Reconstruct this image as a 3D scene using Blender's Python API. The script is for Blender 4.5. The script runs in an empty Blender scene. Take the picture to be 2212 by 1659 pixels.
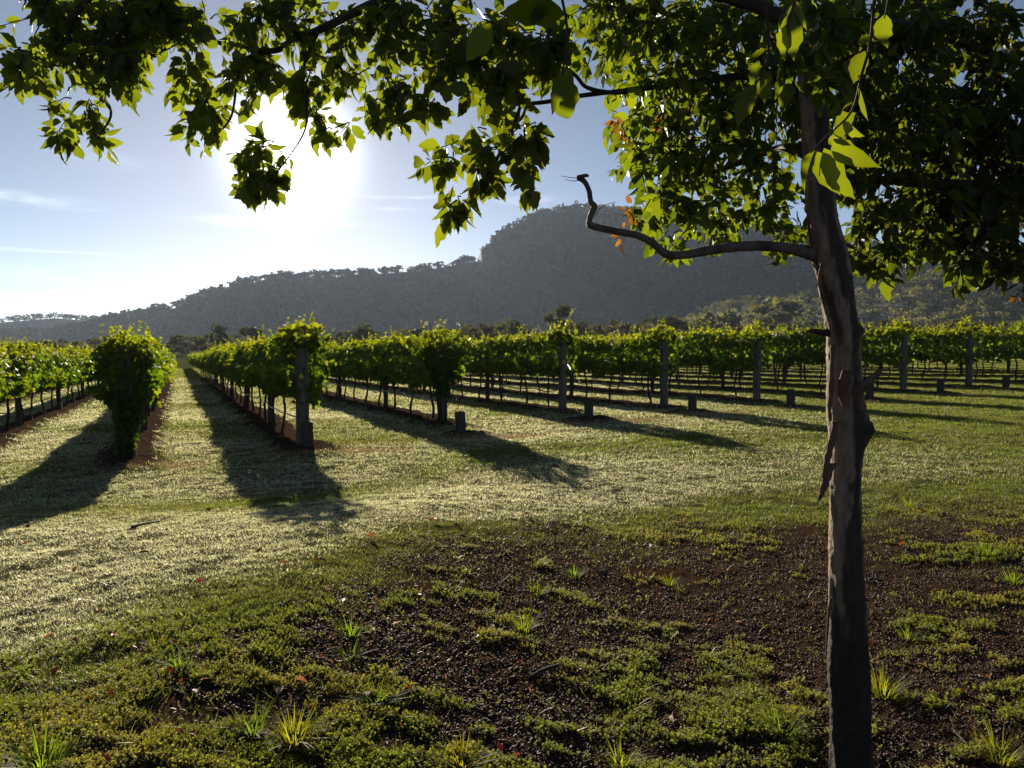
import bpy, math, random
import numpy as np
R = math.radians
rng = np.random.default_rng(7)
random.seed(7)
sc = bpy.context.scene
C = sc.collection

# ------------------------------------------------------------------ camera, sky, sun, exposure
CAM_H, PITCH, FPX = 1.6, 2.53, 770.0
cam = bpy.data.cameras.new("camera"); camo = bpy.data.objects.new("camera", cam); C.objects.link(camo)
camo.location = (0, 0, CAM_H); camo.rotation_euler = (R(90 - PITCH), 0, 0)
cam.sensor_width = 36; cam.lens = FPX / 1024 * 36; cam.clip_start = 0.05; cam.clip_end = 20000
sc.camera = camo
AZ, EL = -15.8, 13.8                     # the sun, seen through the leaves left of centre
SUN = np.array([math.sin(R(AZ)) * math.cos(R(EL)), math.cos(R(AZ)) * math.cos(R(EL)), math.sin(R(EL))])
sl = bpy.data.lights.new("sun", 'SUN'); sl.energy = 5.0; sl.angle = R(0.5); sl.color = (1, 0.86, 0.66)
so = bpy.data.objects.new("sun", sl); C.objects.link(so)
from mathutils import Vector
so.rotation_euler = Vector(SUN).to_track_quat('Z', 'Y').to_euler(); so.location = (0, 0, 50)
w = bpy.data.worlds.new("World"); sc.world = w; w.use_nodes = True
wt = w.node_tree; wn = wt.nodes; wl = wt.links
for n in list(wn): wn.remove(n)
def N(t, **kw):
    n = wn.new(t)
    for k, v in kw.items(): setattr(n, k, v)
    return n
def M(op, a, b=None, c=None, nt=None):
    T_ = nt or wt
    n = T_.nodes.new('ShaderNodeMath'); n.operation = op
    for i, v in enumerate((a, b, c)):
        if v is None: continue
        if isinstance(v, (int, float)): n.inputs[i].default_value = v
        else: T_.links.new(v, n.inputs[i])
    return n.outputs[0]
sky = N('ShaderNodeTexSky'); sky.sky_type = 'NISHITA'; sky.sun_disc = False
sky.sun_elevation = R(EL); sky.sun_rotation = R(AZ)
sky.air_density = 0.38; sky.dust_density = 0.07; sky.ozone_density = 1.0; sky.altitude = 0
tc = N('ShaderNodeTexCoord')
# thin high cirrus: streaks at fixed places on the dome, broken up by noise
sx = N('ShaderNodeSeparateXYZ'); wl.new(tc.outputs['Generated'], sx.inputs[0])
azn = M('ARCTAN2', sx.outputs[0], sx.outputs[1])
eln = M('ARCSINE', sx.outputs[2])
cmb = N('ShaderNodeCombineXYZ'); wl.new(M('MULTIPLY', azn, 5.0), cmb.inputs[0]); wl.new(M('MULTIPLY', eln, 55.0), cmb.inputs[1])
no = N('ShaderNodeTexNoise'); no.inputs['Scale'].default_value = 1.0; no.inputs['Detail'].default_value = 6; no.inputs['Distortion'].default_value = 0.6
wl.new(cmb.outputs[0], no.inputs['Vector'])
cmb2 = N('ShaderNodeCombineXYZ'); wl.new(M('MULTIPLY', azn, 24.0), cmb2.inputs[0]); wl.new(M('MULTIPLY', eln, 110.0), cmb2.inputs[1])
no2 = N('ShaderNodeTexNoise'); no2.inputs['Detail'].default_value = 5; no2.inputs['Scale'].default_value = 1.0
wl.new(cmb2.outputs[0], no2.inputs['Vector'])
streaks = []
STREAKS = [  # azimuth, elevation (degrees), half sizes, strength
    (-32.5, 9.4, 2.6, 0.30, 0.9), (-29.5, 9.0, 2.0, 0.2, 0.4), (-31, 6.3, 4, 0.10, 0.6), (-31.5, 4.8, 3.0, 0.35, 0.4), (-32, 3.5, 3.5, 0.14, 0.55),
    (-8.0, 11.0, 4.0, 0.10, 0.55), (-8.5, 10.2, 2.0, 0.12, 0.3), (1.3, 10.9, 1.9, 0.28, 0.65), (-12.5, 6.4, 1.4, 0.08, 0.9), (-9.4, 6.2, 2.0, 0.1, 0.6), (-17, 8.9, 4.0, 0.25, 1.4),
    (-27, 12.3, 2.2, 0.5, 0.25)]
for a_, e_, wa, we, st in STREAKS:
    da = M('DIVIDE', M('SUBTRACT', azn, R(a_)), R(wa))
    de = M('DIVIDE', M('SUBTRACT', M('ADD', eln, M('MULTIPLY', M('SUBTRACT', no.outputs[0], 0.5), 0.012)), R(e_)), R(we))
    g = M('POWER', 2.718, M('MULTIPLY', M('ADD', M('MULTIPLY', da, da), M('MULTIPLY', de, de)), -1.0))
    streaks.append(M('MULTIPLY', g, st))
tot = streaks[0]
for s_ in streaks[1:]: tot = M('ADD', tot, s_)
rag = M('MULTIPLY', M('SUBTRACT', no2.outputs[0], 0.28), 2.2)
rag.node.use_clamp = True
cloud = M('MULTIPLY', tot, rag)
# the aureole: forward scattering close to the sun's direction, and the sun's own disc
dotn = N('ShaderNodeVectorMath', operation='DOT_PRODUCT'); wl.new(tc.outputs['Generated'], dotn.inputs[0]); dotn.inputs[1].default_value = tuple(SUN)
ang = M('ARCCOSINE', M('MINIMUM', dotn.outputs['Value'], 0.9999999))
AUR = (36.0, 2.9, 1.0, 6.0)
aure = M('ADD', M('MULTIPLY', M('POWER', 2.718, M('MULTIPLY', M('POWER', M('DIVIDE', ang, R(AUR[1])), 2.0), -1.0)), AUR[0]),
         M('MULTIPLY', M('POWER', 2.718, M('MULTIPLY', M('DIVIDE', ang, R(AUR[3])), -1.0)), AUR[2]))
disc = M('MULTIPLY', M('LESS_THAN', ang, R(0.6)), 60.0)
SKY_STR = 0.05
aure = M('ADD', aure, disc)
add = N('ShaderNodeMix', data_type='RGBA', blend_type='ADD'); add.inputs[0].default_value = 1.0
sv = N('ShaderNodeVectorMath', operation='MULTIPLY'); sv.inputs[1].default_value = (1.08, 1.0, 0.88); wl.new(sky.outputs[0], sv.inputs[0]); wl.new(sv.outputs[0], add.inputs[6])
ac = N('ShaderNodeVectorMath', operation='SCALE'); ac.inputs[0].default_value = (1, 0.97, 0.93); wl.new(aure, ac.inputs['Scale']); wl.new(ac.outputs[0], add.inputs[7])
cl = N('ShaderNodeMix', data_type='RGBA', blend_type='ADD'); cl.inputs[0].default_value = 1.0
cc = N('ShaderNodeVectorMath', operation='SCALE'); cc.inputs[0].default_value = (5.0, 4.8, 4.5); wl.new(cloud, cc.inputs['Scale'])
wl.new(add.outputs[2], cl.inputs[6]); wl.new(cc.outputs[0], cl.inputs[7])
bg = N('ShaderNodeBackground'); bg.inputs[1].default_value = SKY_STR; wl.new(cl.outputs[2], bg.inputs[0])
wo = N('ShaderNodeOutputWorld'); wl.new(bg.outputs[0], wo.inputs[0])
w.cycles.sampling_method = 'MANUAL'; w.cycles.sample_map_resolution = 1024
sc.view_settings.view_transform = 'Standard'; sc.view_settings.look = 'None'; sc.view_settings.gamma = 1
sc.view_settings.exposure = 1.25
cy = sc.cycles
cy.max_bounces = 6; cy.diffuse_bounces = 3; cy.glossy_bounces = 2; cy.transmission_bounces = 4; cy.transparent_max_bounces = 6; cy.volume_bounces = 1
cy.use_adaptive_sampling = False
cy.sample_clamp_indirect = 4.0; cy.caustics_reflective = False; cy.caustics_refractive = False
cy.use_denoising = True

# ------------------------------------------------------------------ helpers
SP, CP = math.sin(R(PITCH)), math.cos(R(PITCH))
def at(dx, dy, Y):
    """point at forward distance Y seen at (dx, dy) of a 2212 x 1659 view of the photograph"""
    dx, dy, Y = np.broadcast_arrays(np.asarray(dx, float), np.asarray(dy, float), np.asarray(Y, float))
    cx = (dx * 1024 / 2212 - 512) / FPX; cyy = (384 - dy * 1024 / 2212) / FPX
    f = cyy * SP + CP
    return np.stack([cx / f * Y, Y, CAM_H + (cyy * CP - SP) / f * Y], -1)
_lat = np.random.default_rng(3).random((256, 256))
def vnoise(x, y):
    x = np.asarray(x, float); y = np.asarray(y, float)
    xi = np.floor(x).astype(int); yi = np.floor(y).astype(int); fx = x - xi; fy = y - yi
    fx = fx * fx * (3 - 2 * fx); fy = fy * fy * (3 - 2 * fy)
    a = _lat[xi % 256, yi % 256]; b = _lat[(xi + 1) % 256, yi % 256]; c = _lat[xi % 256, (yi + 1) % 256]; d = _lat[(xi + 1) % 256, (yi + 1) % 256]
    return (a * (1 - fx) + b * fx) * (1 - fy) + (c * (1 - fx) + d * fx) * fy
def fbm(x, y, o=4):
    s = 0; a = 0.5; t = 0
    for i in range(o):
        s = s + a * vnoise(x * 2 ** i + 17.3 * i, y * 2 ** i + 9.1 * i); t += a; a *= 0.5
    return s / t
def sstep(a, b, x):
    t = np.clip((x - a) / (b - a), 0, 1); return t * t * (3 - 2 * t)
def np_mesh(name, V, F, mat, col=None, smooth=False, attrs=None):
    """V (n,3); F an (m,k) array or a list of such arrays"""
    Fs = F if isinstance(F, list) else [F]
    me = bpy.data.meshes.new(name); V = np.asarray(V, np.float32)
    me.vertices.add(len(V)); me.vertices.foreach_set('co', V.ravel())
    li = np.concatenate([f.ravel() for f in Fs]).astype(np.int32)
    cnt = np.concatenate([np.full(len(f), f.shape[1]) for f in Fs])
    st = np.concatenate([[0], np.cumsum(cnt)[:-1]]).astype(np.int32)
    me.loops.add(len(li)); me.loops.foreach_set('vertex_index', li)
    me.polygons.add(len(cnt)); me.polygons.foreach_set('loop_start', st)
    if smooth: me.polygons.foreach_set('use_smooth', np.ones(len(cnt), bool))
    if col is not None:
        ca = me.color_attributes.new('col', 'FLOAT_COLOR', 'POINT')
        c4 = np.ones((len(V), 4), np.float32); c4[:, :3] = col
        ca.data.foreach_set('color', c4.ravel())
    for k, v in (attrs or {}).items():
        a = me.attributes.new(k, 'FLOAT', 'POINT'); a.data.foreach_set('value', np.asarray(v, np.float32))
    me.materials.append(mat); me.update(calc_edges=True); me.validate()
    return me
def obj(name, me, parent=None, loc=None):
    o = bpy.data.objects.new(name, me); C.objects.link(o)
    if parent: o.parent = parent
    if loc is not None: o.location = loc
    return o
def tag(o, label, cat, group=None, kind=None):
    o['label'] = label; o['category'] = cat
    if group: o['group'] = group
    if kind: o['kind'] = kind
    return o
def thing(name, label, cat, loc=(0, 0, 0), rz=0, group=None):
    o = bpy.data.objects.new(name, None); C.objects.link(o); o.location = loc; o.rotation_euler.z = rz
    o.empty_display_size = 0.1
    return tag(o, label, cat, group)
def unit(v): return v / np.maximum(np.linalg.norm(v, axis=-1, keepdims=True), 1e-9)
def basis(d, nrm):
    """rows: x, y (=d), z from direction d and approximate normal"""
    y = unit(d); x = unit(np.cross(y, nrm)); z = np.cross(x, y)
    return np.stack([x, y, z], 1)
def scatter(tv, tf, pos, B, sc_):
    """copies of template (tv, tf) -> merged arrays; B (n,3,3) rows are local axes, sc_ (n,) or (n,3)"""
    n, k = len(pos), len(tv); sc_ = np.asarray(sc_, float)
    if sc_.ndim == 1: sc_ = np.repeat(sc_[:, None], 3, 1)
    L = tv[None] * sc_[:, None, :]
    V = np.einsum('nki,nij->nkj', L, B) + pos[:, None]
    F = (tf[None] + (np.arange(n) * k)[:, None, None]).reshape(-1, tf.shape[1])
    return V.reshape(-1, 3), F
def tube(P, r, n=8, cap=True):
    P = np.asarray(P, float); r = np.broadcast_to(np.asarray(r, float), (len(P),))
    d = unit(np.gradient(P, axis=0)); ref = np.array([0.31, 0.87, 0.38]); V = []
    x = unit(np.cross(d[0], ref))
    for i in range(len(P)):
        x = unit(x - d[i] * (x @ d[i])); y = np.cross(d[i], x)
        a = np.arange(n) / n * 2 * np.pi
        V.append(P[i] + r[i] * (np.cos(a)[:, None] * x + np.sin(a)[:, None] * y))
    V = np.concatenate(V); F = []
    for i in range(len(P) - 1):
        a = i * n + np.arange(n); b = i * n + (np.arange(n) + 1) % n
        F.append(np.stack([a, b, b + n, a + n], 1))
    F = [np.concatenate(F)]
    if cap: F += [np.arange(n)[None, ::-1], (len(P) - 1) * n + np.arange(n)[None]]
    return V, F
def smooth_path(P, k=6):
    """Catmull-Rom through rows of P (any number of columns)"""
    P = np.asarray(P, float); Q = np.vstack([2 * P[0] - P[1], P, 2 * P[-1] - P[-2]]); out = []
    for i in range(1, len(Q) - 2):
        for t in np.arange(k) / k:
            p0, p1, p2, p3 = Q[i - 1], Q[i], Q[i + 1], Q[i + 2]
            out.append(0.5 * (2 * p1 + (p2 - p0) * t + (2 * p0 - 5 * p1 + 4 * p2 - p3) * t * t + (3 * p1 - p0 - 3 * p2 + p3) * t ** 3))
    out.append(P[-1]); return np.array(out)
def join(parts):
    """merge (V, F or [F...]) pairs"""
    Vs, Fs, o = [], {}, 0
    for V, F in parts:
        for f in (F if isinstance(F, list) else [F]): Fs.setdefault(f.shape[1], []).append(f + o)
        Vs.append(V); o += len(V)
    return np.concatenate(Vs), [np.concatenate(v) for v in Fs.values()]

# ------------------------------------------------------------------ materials
def mat(name):
    m = bpy.data.materials.new(name); m.use_nodes = True; nt = m.node_tree
    for n in list(nt.nodes): nt.nodes.remove(n)
    out = nt.nodes.new('ShaderNodeOutputMaterial'); return m, nt, out
def leaf_mat(name, rough=0.45, spec=0.4, tr=0.5, tmul=(2.6, 2.3, 0.5), vein=False):
    m, nt, out = mat(name); L = nt.links
    at_ = nt.nodes.new('ShaderNodeAttribute'); at_.attribute_name = 'col'
    p = nt.nodes.new('ShaderNodeBsdfPrincipled'); p.inputs['Roughness'].default_value = rough
    p.inputs['Specular IOR Level'].default_value = spec
    L.new(at_.outputs['Color'], p.inputs['Base Color'])
    t = nt.nodes.new('ShaderNodeBsdfTranslucent')
    v = nt.nodes.new('ShaderNodeVectorMath'); v.operation = 'MULTIPLY'; v.inputs[1].default_value = tmul
    L.new(at_.outputs['Color'], v.inputs[0]); L.new(v.outputs[0], t.inputs['Color'])
    mx = nt.nodes.new('ShaderNodeMixShader'); mx.inputs[0].default_value = tr
    L.new(p.outputs[0], mx.inputs[1]); L.new(t.outputs[0], mx.inputs[2]); L.new(mx.outputs[0], out.inputs[0])
    return m
def noise_mat(name, cols, scale=8, stretch=(1, 1, 1), rough=0.85, bump=0.3, bscale=40, spec=0.25, bdist=0.01, coord='Object'):
    """colour ramp over noise plus bump: bark, timber, soil ..."""
    m, nt, out = mat(name); L = nt.links; n_ = nt.nodes
    tc_ = n_.new('ShaderNodeTexCoord'); mp = n_.new('ShaderNodeMapping'); mp.inputs['Scale'].default_value = stretch
    L.new(tc_.outputs[coord], mp.inputs[0])
    nz = n_.new('ShaderNodeTexNoise'); nz.inputs['Scale'].default_value = scale; nz.inputs['Detail'].default_value = 6; nz.inputs['Roughness'].default_value = 0.65
    L.new(mp.outputs[0], nz.inputs['Vector'])
    cr = n_.new('ShaderNodeValToRGB'); L.new(nz.outputs[0], cr.inputs[0])
    while len(cr.color_ramp.elements) < len(cols): cr.color_ramp.elements.new(0.5)
    for i, c in enumerate(cols):
        cr.color_ramp.elements[i].position = 0.3 + 0.4 * i / max(1, len(cols) - 1); cr.color_ramp.elements[i].color = (*c, 1)
    p = n_.new('ShaderNodeBsdfPrincipled'); p.inputs['Roughness'].default_value = rough; p.inputs['Specular IOR Level'].default_value = spec
    L.new(cr.outputs[0], p.inputs['Base Color'])
    nb = n_.new('ShaderNodeTexNoise'); nb.inputs['Scale'].default_value = bscale; nb.inputs['Detail'].default_value = 5
    L.new(mp.outputs[0], nb.inputs['Vector'])
    b = n_.new('ShaderNodeBump'); b.inputs['Strength'].default_value = bump; b.inputs['Distance'].default_value = bdist
    L.new(nb.outputs[0], b.inputs['Height']); L.new(b.outputs[0], p.inputs['Normal'])
    L.new(p.outputs[0], out.inputs[0]); return m
MAT = {}
MAT['vine'] = leaf_mat('vine_leaf', 0.55, 0.14, 0.5, (2.9, 2.8, 0.38))
MAT['tree_leaf'] = leaf_mat('tree_leaf', 0.5, 0.3, 0.55, (3.2, 2.9, 0.45))
MAT['grass'] = leaf_mat('grass_blade', 0.45, 0.3, 0.5, (1.4, 1.45, 1.0))
MAT['weed'] = leaf_mat('weed_leaf', 0.6, 0.12, 0.58, (3.0, 3.0, 0.9))
MAT['forest'] = leaf_mat('forest_foliage', 0.8, 0.05, 0.2, (1.6, 1.5, 0.7))
MAT['woodland'] = leaf_mat('woodland_foliage', 0.7, 0.1, 0.38, (2.2, 2.0, 0.8))
MAT['dry_leaf'] = leaf_mat('dry_leaf', 0.6, 0.2, 0.35, (1.8, 1.0, 0.7))
MAT['bark'] = noise_mat('peeling_bark', [(0.035, 0.024, 0.018), (0.10, 0.075, 0.056), (0.17, 0.13, 0.10)], 5, (3, 3, 0.8), 0.8, 0.6, 30, bdist=0.006)
MAT['bark_dark'] = noise_mat('rough_bark', [(0.02, 0.015, 0.012), (0.055, 0.04, 0.03)], 14, (2, 2, 0.7), 0.9, 0.9, 45, bdist=0.01)
MAT['flake'] = noise_mat('bark_flake', [(0.06, 0.03, 0.018), (0.17, 0.085, 0.05)], 9, (2, 2, 0.6), 0.8, 0.5, 50, bdist=0.004)
MAT['twig'] = noise_mat('twig_bark', [(0.022, 0.016, 0.012), (0.06, 0.042, 0.03)], 20, (1, 1, 1), 0.8, 0.4, 80, bdist=0.003)
MAT['post'] = noise_mat('weathered_timber', [(0.045, 0.036, 0.028), (0.12, 0.097, 0.076), (0.185, 0.155, 0.125)], 4, (9, 9, 0.8), 0.9, 0.8, 14, bdist=0.01)
MAT['stump'] = noise_mat('stump_timber', [(0.03, 0.024, 0.02), (0.09, 0.07, 0.055)], 5, (8, 8, 0.8), 0.9, 0.8, 14, bdist=0.01)
MAT['vinewood'] = noise_mat('vine_bark', [(0.02, 0.014, 0.01), (0.06, 0.042, 0.03)], 20, (3, 3, 0.7), 0.9, 0.7, 60, bdist=0.006)
MAT['hose'] = noise_mat('black_hose', [(0.012, 0.012, 0.012), (0.02, 0.02, 0.02)], 20, rough=0.16, bump=0.02, spec=0.9)
MAT['tagm'] = noise_mat('yellow_tag', [(0.5, 0.4, 0.03), (0.6, 0.46, 0.04)], 20, rough=0.5, bump=0.02)
MAT['petal'] = leaf_mat('rose_petal', 0.6, 0.2, 0.4, (1.1, 1.05, 1.0))
MAT['stone'] = noise_mat('mulch_bits', [(0.013, 0.0058, 0.0032), (0.042, 0.0195, 0.0105), (0.13, 0.072, 0.044)], 90, rough=0.75, bump=0.2, spec=0.35)

# ------------------------------------------------------------------ vineyard layout
DIR = np.array([-0.399, 0.917]); NRM = np.array([0.917, 0.399])
# end-post positions (x, y) of the rows, read off the ground plane
ROWS = [(-12.8, 13.4), (-9.7, 13.5), (-6.0, 12.0), (-3.6, 13.2), (-1.56, 17.2), (1.28, 19.5), (3.97, 20.1), (6.84, 21.5), (9.6, 22.8), (12.3, 24.2), (15.2, 25.6), (18.3, 27.0), (21.4, 28.4), (24.4, 29.9), (27.5, 31.3)]
ROWLEN = [60, 75, 108, 108, 108, 100, 90, 80, 80, 75, 70, 65, 60, 55, 50]
STUMPS = {3: (-3.45, 12.95), 4: (-0.98, 14.7), 5: (1.71, 17.1), 6: (4.26, 18.1), 7: (6.93, 19.1), 8: (9.5, 20.4), 9: (12.6, 22.6), 10: (15.1, 23.5)}
PERP = np.array([np.dot(r, NRM) for r in ROWS]); TEND = np.array([np.dot(r, DIR) for r in ROWS])

# ------------------------------------------------------------------ terrain
def row_strip(x, y):
    p = x * NRM[0] + y * NRM[1]; t = x * DIR[0] + y * DIR[1]
    m = np.zeros_like(p); nz = (fbm(x * 2.2, y * 2.2, 3) - 0.5) * 0.5
    for P_, T_, L_ in zip(PERP, TEND, ROWLEN):
        a = np.abs(p - P_) + nz
        m = np.maximum(m, sstep(0.62, 0.30, a) * sstep(T_ - 1.5, T_ - 0.5, t + nz) * sstep(T_ + L_ + 2, T_ + L_, t))
    for s in STUMPS.values():
        d = np.hypot(x - s[0], y - s[1]) + nz
        m = np.maximum(m, sstep(0.75, 0.3, d))
    return m
def sand_patch(x, y):
    m = np.zeros_like(x); nz = (fbm(x * 1.7 + 5, y * 1.7, 3) - 0.5) * 0.9
    for i, s in STUMPS.items():
        d = np.hypot((x - s[0] - 0.55) / 1.3, (y - s[1] + 0.35) / 0.5) + nz
        m = np.maximum(m, sstep(1.1, 0.6, d) * (0.9 if i < 7 else 0.6))
    d = np.hypot((x + 5.6) / 1.2, (y - 11.5) / 0.5) + nz
    return np.maximum(m, sstep(1.1, 0.6, d))
_BX = [-9, -3.6, -2.5, -1.4, -0.58, 0.74, 2.8, 5, 8, 14]; _BY = [1.4, 1.7, 2.5, 3.75, 5.4, 6.7, 6.75, 7.6, 7.9, 7]
def soil_zone(x, y):
    b = np.interp(x, _BX, _BY) + (fbm(x * 0.9, y * 0.9 + 40, 4) - 0.5) * 1.8 + (fbm(x * 5, y * 5 + 9, 3) - 0.5) * 1.1
    wd = np.interp(x, [-2, 0.5, 2], [1.15, .7, .9]); return sstep(wd, -wd, y - b)
def mats(x, y):
    """how far low green weeds cover the soil of the foreground"""
    n = .38 * fbm(x * 1.1 + 3.1, y * 1.5 + 8.2, 3) + .30 * fbm(x * 3.4 + 1.1, y * 4.4 + 4.2, 3) + .32 * fbm(x * 9 + 21, y * 11 + 2, 3)
    core = np.exp(-(((x - 0.9) / 1.9) ** 2 + ((y - 5.1) / 1.45) ** 2))
    left = sstep(-0.4, -2.0, x); near = sstep(4.1, 3.3, y); right = sstep(1.9, 3.2, x)
    thr = 0.528 + 0.115 * core - 0.06 * left - 0.012 * near - 0.012 * right
    return sstep(thr - 0.05, thr + 0.09, n)
def soil_mask(x, y):
    return np.maximum(soil_zone(x, y), 0)
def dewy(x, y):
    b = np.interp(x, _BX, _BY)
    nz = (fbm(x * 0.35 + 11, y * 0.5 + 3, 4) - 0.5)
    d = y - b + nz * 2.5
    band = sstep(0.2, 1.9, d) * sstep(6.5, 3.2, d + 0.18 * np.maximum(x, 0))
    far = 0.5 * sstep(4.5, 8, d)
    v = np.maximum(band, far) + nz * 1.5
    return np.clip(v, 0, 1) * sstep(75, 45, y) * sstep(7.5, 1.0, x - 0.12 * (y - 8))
def T0(x, y): return 0.0256 * 62 * np.tanh(np.asarray(x, float) / 62) * sstep(420, 200, np.hypot(x, y))
def T(x, y):
    x = np.asarray(x, float); y = np.asarray(y, float)
    z = T0(x, y) + (fbm(x * 0.25, y * 0.25, 2) - 0.5) * 0.10 * sstep(0, 6, np.hypot(x, y)) * sstep(400, 100, np.hypot(x, y))
    z = z + 0.30 * sstep(9.2, 5.4, y) * sstep(1.2, -1.6, x) * sstep(-14, -6, y)
    near = np.hypot(x, y) < 60
    if near.any():
        xn, yn = x[near], y[near]; s = soil_zone(xn, yn)
        zz = s * ((fbm(xn * 2.2, yn * 2.2, 4) - 0.5) * 0.038 + (fbm(xn * 14, yn * 14, 2) - 0.5) * 0.014 + 0.010 * mats(xn, yn)) + (1 - s) * ((fbm(xn * 2.2, yn * 2.2, 3) - 0.5) * 0.045 + (fbm(xn * 13, yn * 13, 3) - 0.5) * 0.024)
        zz = zz + row_strip(xn, yn) * (0.07 + (fbm(xn * 7, yn * 7, 2) - 0.5) * 0.06)
        z = z.copy(); z[near] += zz * sstep(60, 45, np.hypot(xn, yn))
    return z
def Tz(x, y): return float(T(np.array([x]), np.array([y]))[0])
def ground_at(dx, dy):
    D = at(dx, dy, 1.0) - np.array([0, 0, CAM_H]); t = 5.0
    for _ in range(12):
        z = Tz(D[0] * t, D[1] * t); t = (z - CAM_H) / D[2]
    return np.array([D[0] * t, D[1] * t, z])

def build_ground():
    rr = np.concatenate([[0.0], np.geomspace(0.6, 60, 640), np.geomspace(62, 4200, 60)])
    a = np.concatenate([np.linspace(-48, 48, 640), np.linspace(48, 312, 90)[1:-1]])
    A = np.radians(a); nA = len(A)
    X = rr[:, None] * np.sin(A); Y = rr[:, None] * np.cos(A)
    x, y = X.ravel(), Y.ravel(); z = T(x, y)
    V = np.stack([x, y, z], 1)
    i, j = np.meshgrid(np.arange(len(rr) - 1), np.arange(nA), indexing='ij'); j2 = (j + 1) % nA
    F = np.stack([i * nA + j, i * nA + j2, (i + 1) * nA + j2, (i + 1) * nA + j], -1).reshape(-1, 4)[:, ::-1]
    m, nt, out = mat('ground'); L = nt.links; n_ = nt.nodes
    def attr(k): a_ = n_.new('ShaderNodeAttribute'); a_.attribute_name = k; return a_.outputs['Fac']
    tc_ = n_.new('ShaderNodeTexCoord')
    def nz(s, d=5, r=0.6):
        q = n_.new('ShaderNodeTexNoise'); q.inputs['Scale'].default_value = s; q.inputs['Detail'].default_value = d; q.inputs['Roughness'].default_value = r
        L.new(tc_.outputs['Object'], q.inputs['Vector']); return q.outputs[0]
    def ramp(fac, c0, c1, p0=0.35, p1=0.65):
        q = n_.new('ShaderNodeValToRGB'); L.new(fac, q.inputs[0]); e = q.color_ramp.elements
        e[0].position = p0; e[0].color = (*c0, 1); e[1].position = p1; e[1].color = (*c1, 1); return q.outputs[0]
    def mix(f, a_, b_):
        q = n_.new('ShaderNodeMix'); q.data_type = 'RGBA'; L.new(f, q.inputs[0]); L.new(a_, q.inputs[6]); L.new(b_, q.inputs[7]); return q.outputs[2]
    fine = nz(45, 6, 0.7); mid = nz(6)
    grass = mix(mid, ramp(fine, (0.035, 0.045, 0.012), (0.085, 0.10, 0.03)), ramp(fine, (0.05, 0.05, 0.018), (0.12, 0.12, 0.045)))
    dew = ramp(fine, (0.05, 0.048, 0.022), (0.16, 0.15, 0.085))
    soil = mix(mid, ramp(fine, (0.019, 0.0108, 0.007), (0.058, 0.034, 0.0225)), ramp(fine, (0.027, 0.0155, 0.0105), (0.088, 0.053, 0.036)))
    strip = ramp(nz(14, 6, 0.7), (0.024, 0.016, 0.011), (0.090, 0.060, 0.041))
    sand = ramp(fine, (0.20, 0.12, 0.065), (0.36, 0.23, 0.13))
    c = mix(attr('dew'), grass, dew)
    c = mix(attr('sand'), c, sand)
    c = mix(attr('strip'), c, strip)
    c = mix(attr('soil'), c, soil)
    p = n_.new('ShaderNodeBsdfPrincipled'); p.inputs['Roughness'].default_value = 1.0; p.inputs['Specular IOR Level'].default_value = 0.0
    L.new(c, p.inputs['Base Color'])
    b = n_.new('ShaderNodeBump'); b.inputs['Strength'].default_value = 0.7; b.inputs['Distance'].default_value = 0.02; L.new(nz(70, 6, 0.7), b.inputs['Height'])
    L.new(b.outputs[0], p.inputs['Normal']); L.new(p.outputs[0], out.inputs[0])
    near = np.hypot(x, y) < 130
    def part(f):
        v = np.zeros(len(x)); v[near] = f(x[near], y[near]); return v
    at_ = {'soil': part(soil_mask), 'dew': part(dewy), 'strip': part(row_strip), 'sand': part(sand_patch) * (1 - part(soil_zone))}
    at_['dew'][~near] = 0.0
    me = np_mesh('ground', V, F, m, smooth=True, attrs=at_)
    o = obj('ground', me); o['kind'] = 'structure'
build_ground()

# ------------------------------------------------------------------ hills
def px_interp(xs, pts):
    p = np.array(pts, float); return np.interp(xs, p[:, 0], p[:, 1])
RIDGE = [(-700, 730), (100, 722), (200, 702), (240, 690), (310, 680), (375, 666), (440, 640), (500, 618), (560, 608), (600, 601), (660, 602), (750, 596), (820, 591), (900, 586), (960, 577), (1030, 564), (1040, 536), (1062, 522),
         (1100, 500), (1150, 470), (1200, 457), (1280, 452), (1340, 460), (1450, 462), (1600, 480), (1700, 498), (1900, 535), (2212, 585), (2600, 640), (3000, 700)]
FAR = [(-900, 700), (-300, 690), (0, 697), (60, 692), (120, 687), (200, 694), (330, 704), (600, 735), (900, 750)]
SLOPE = [(1300, 760), (1400, 735), (1480, 712), (1550, 668), (1700, 655), (1780, 640), (1850, 608), (2000, 580), (2212, 556), (2600, 520), (3000, 520)]
hill_m = noise_mat('hill_ground', [(0.036, 0.040, 0.021), (0.050, 0.053, 0.029)], 0.02, rough=0.95, bump=0.5, bscale=0.1, bdist=2.0)
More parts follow.
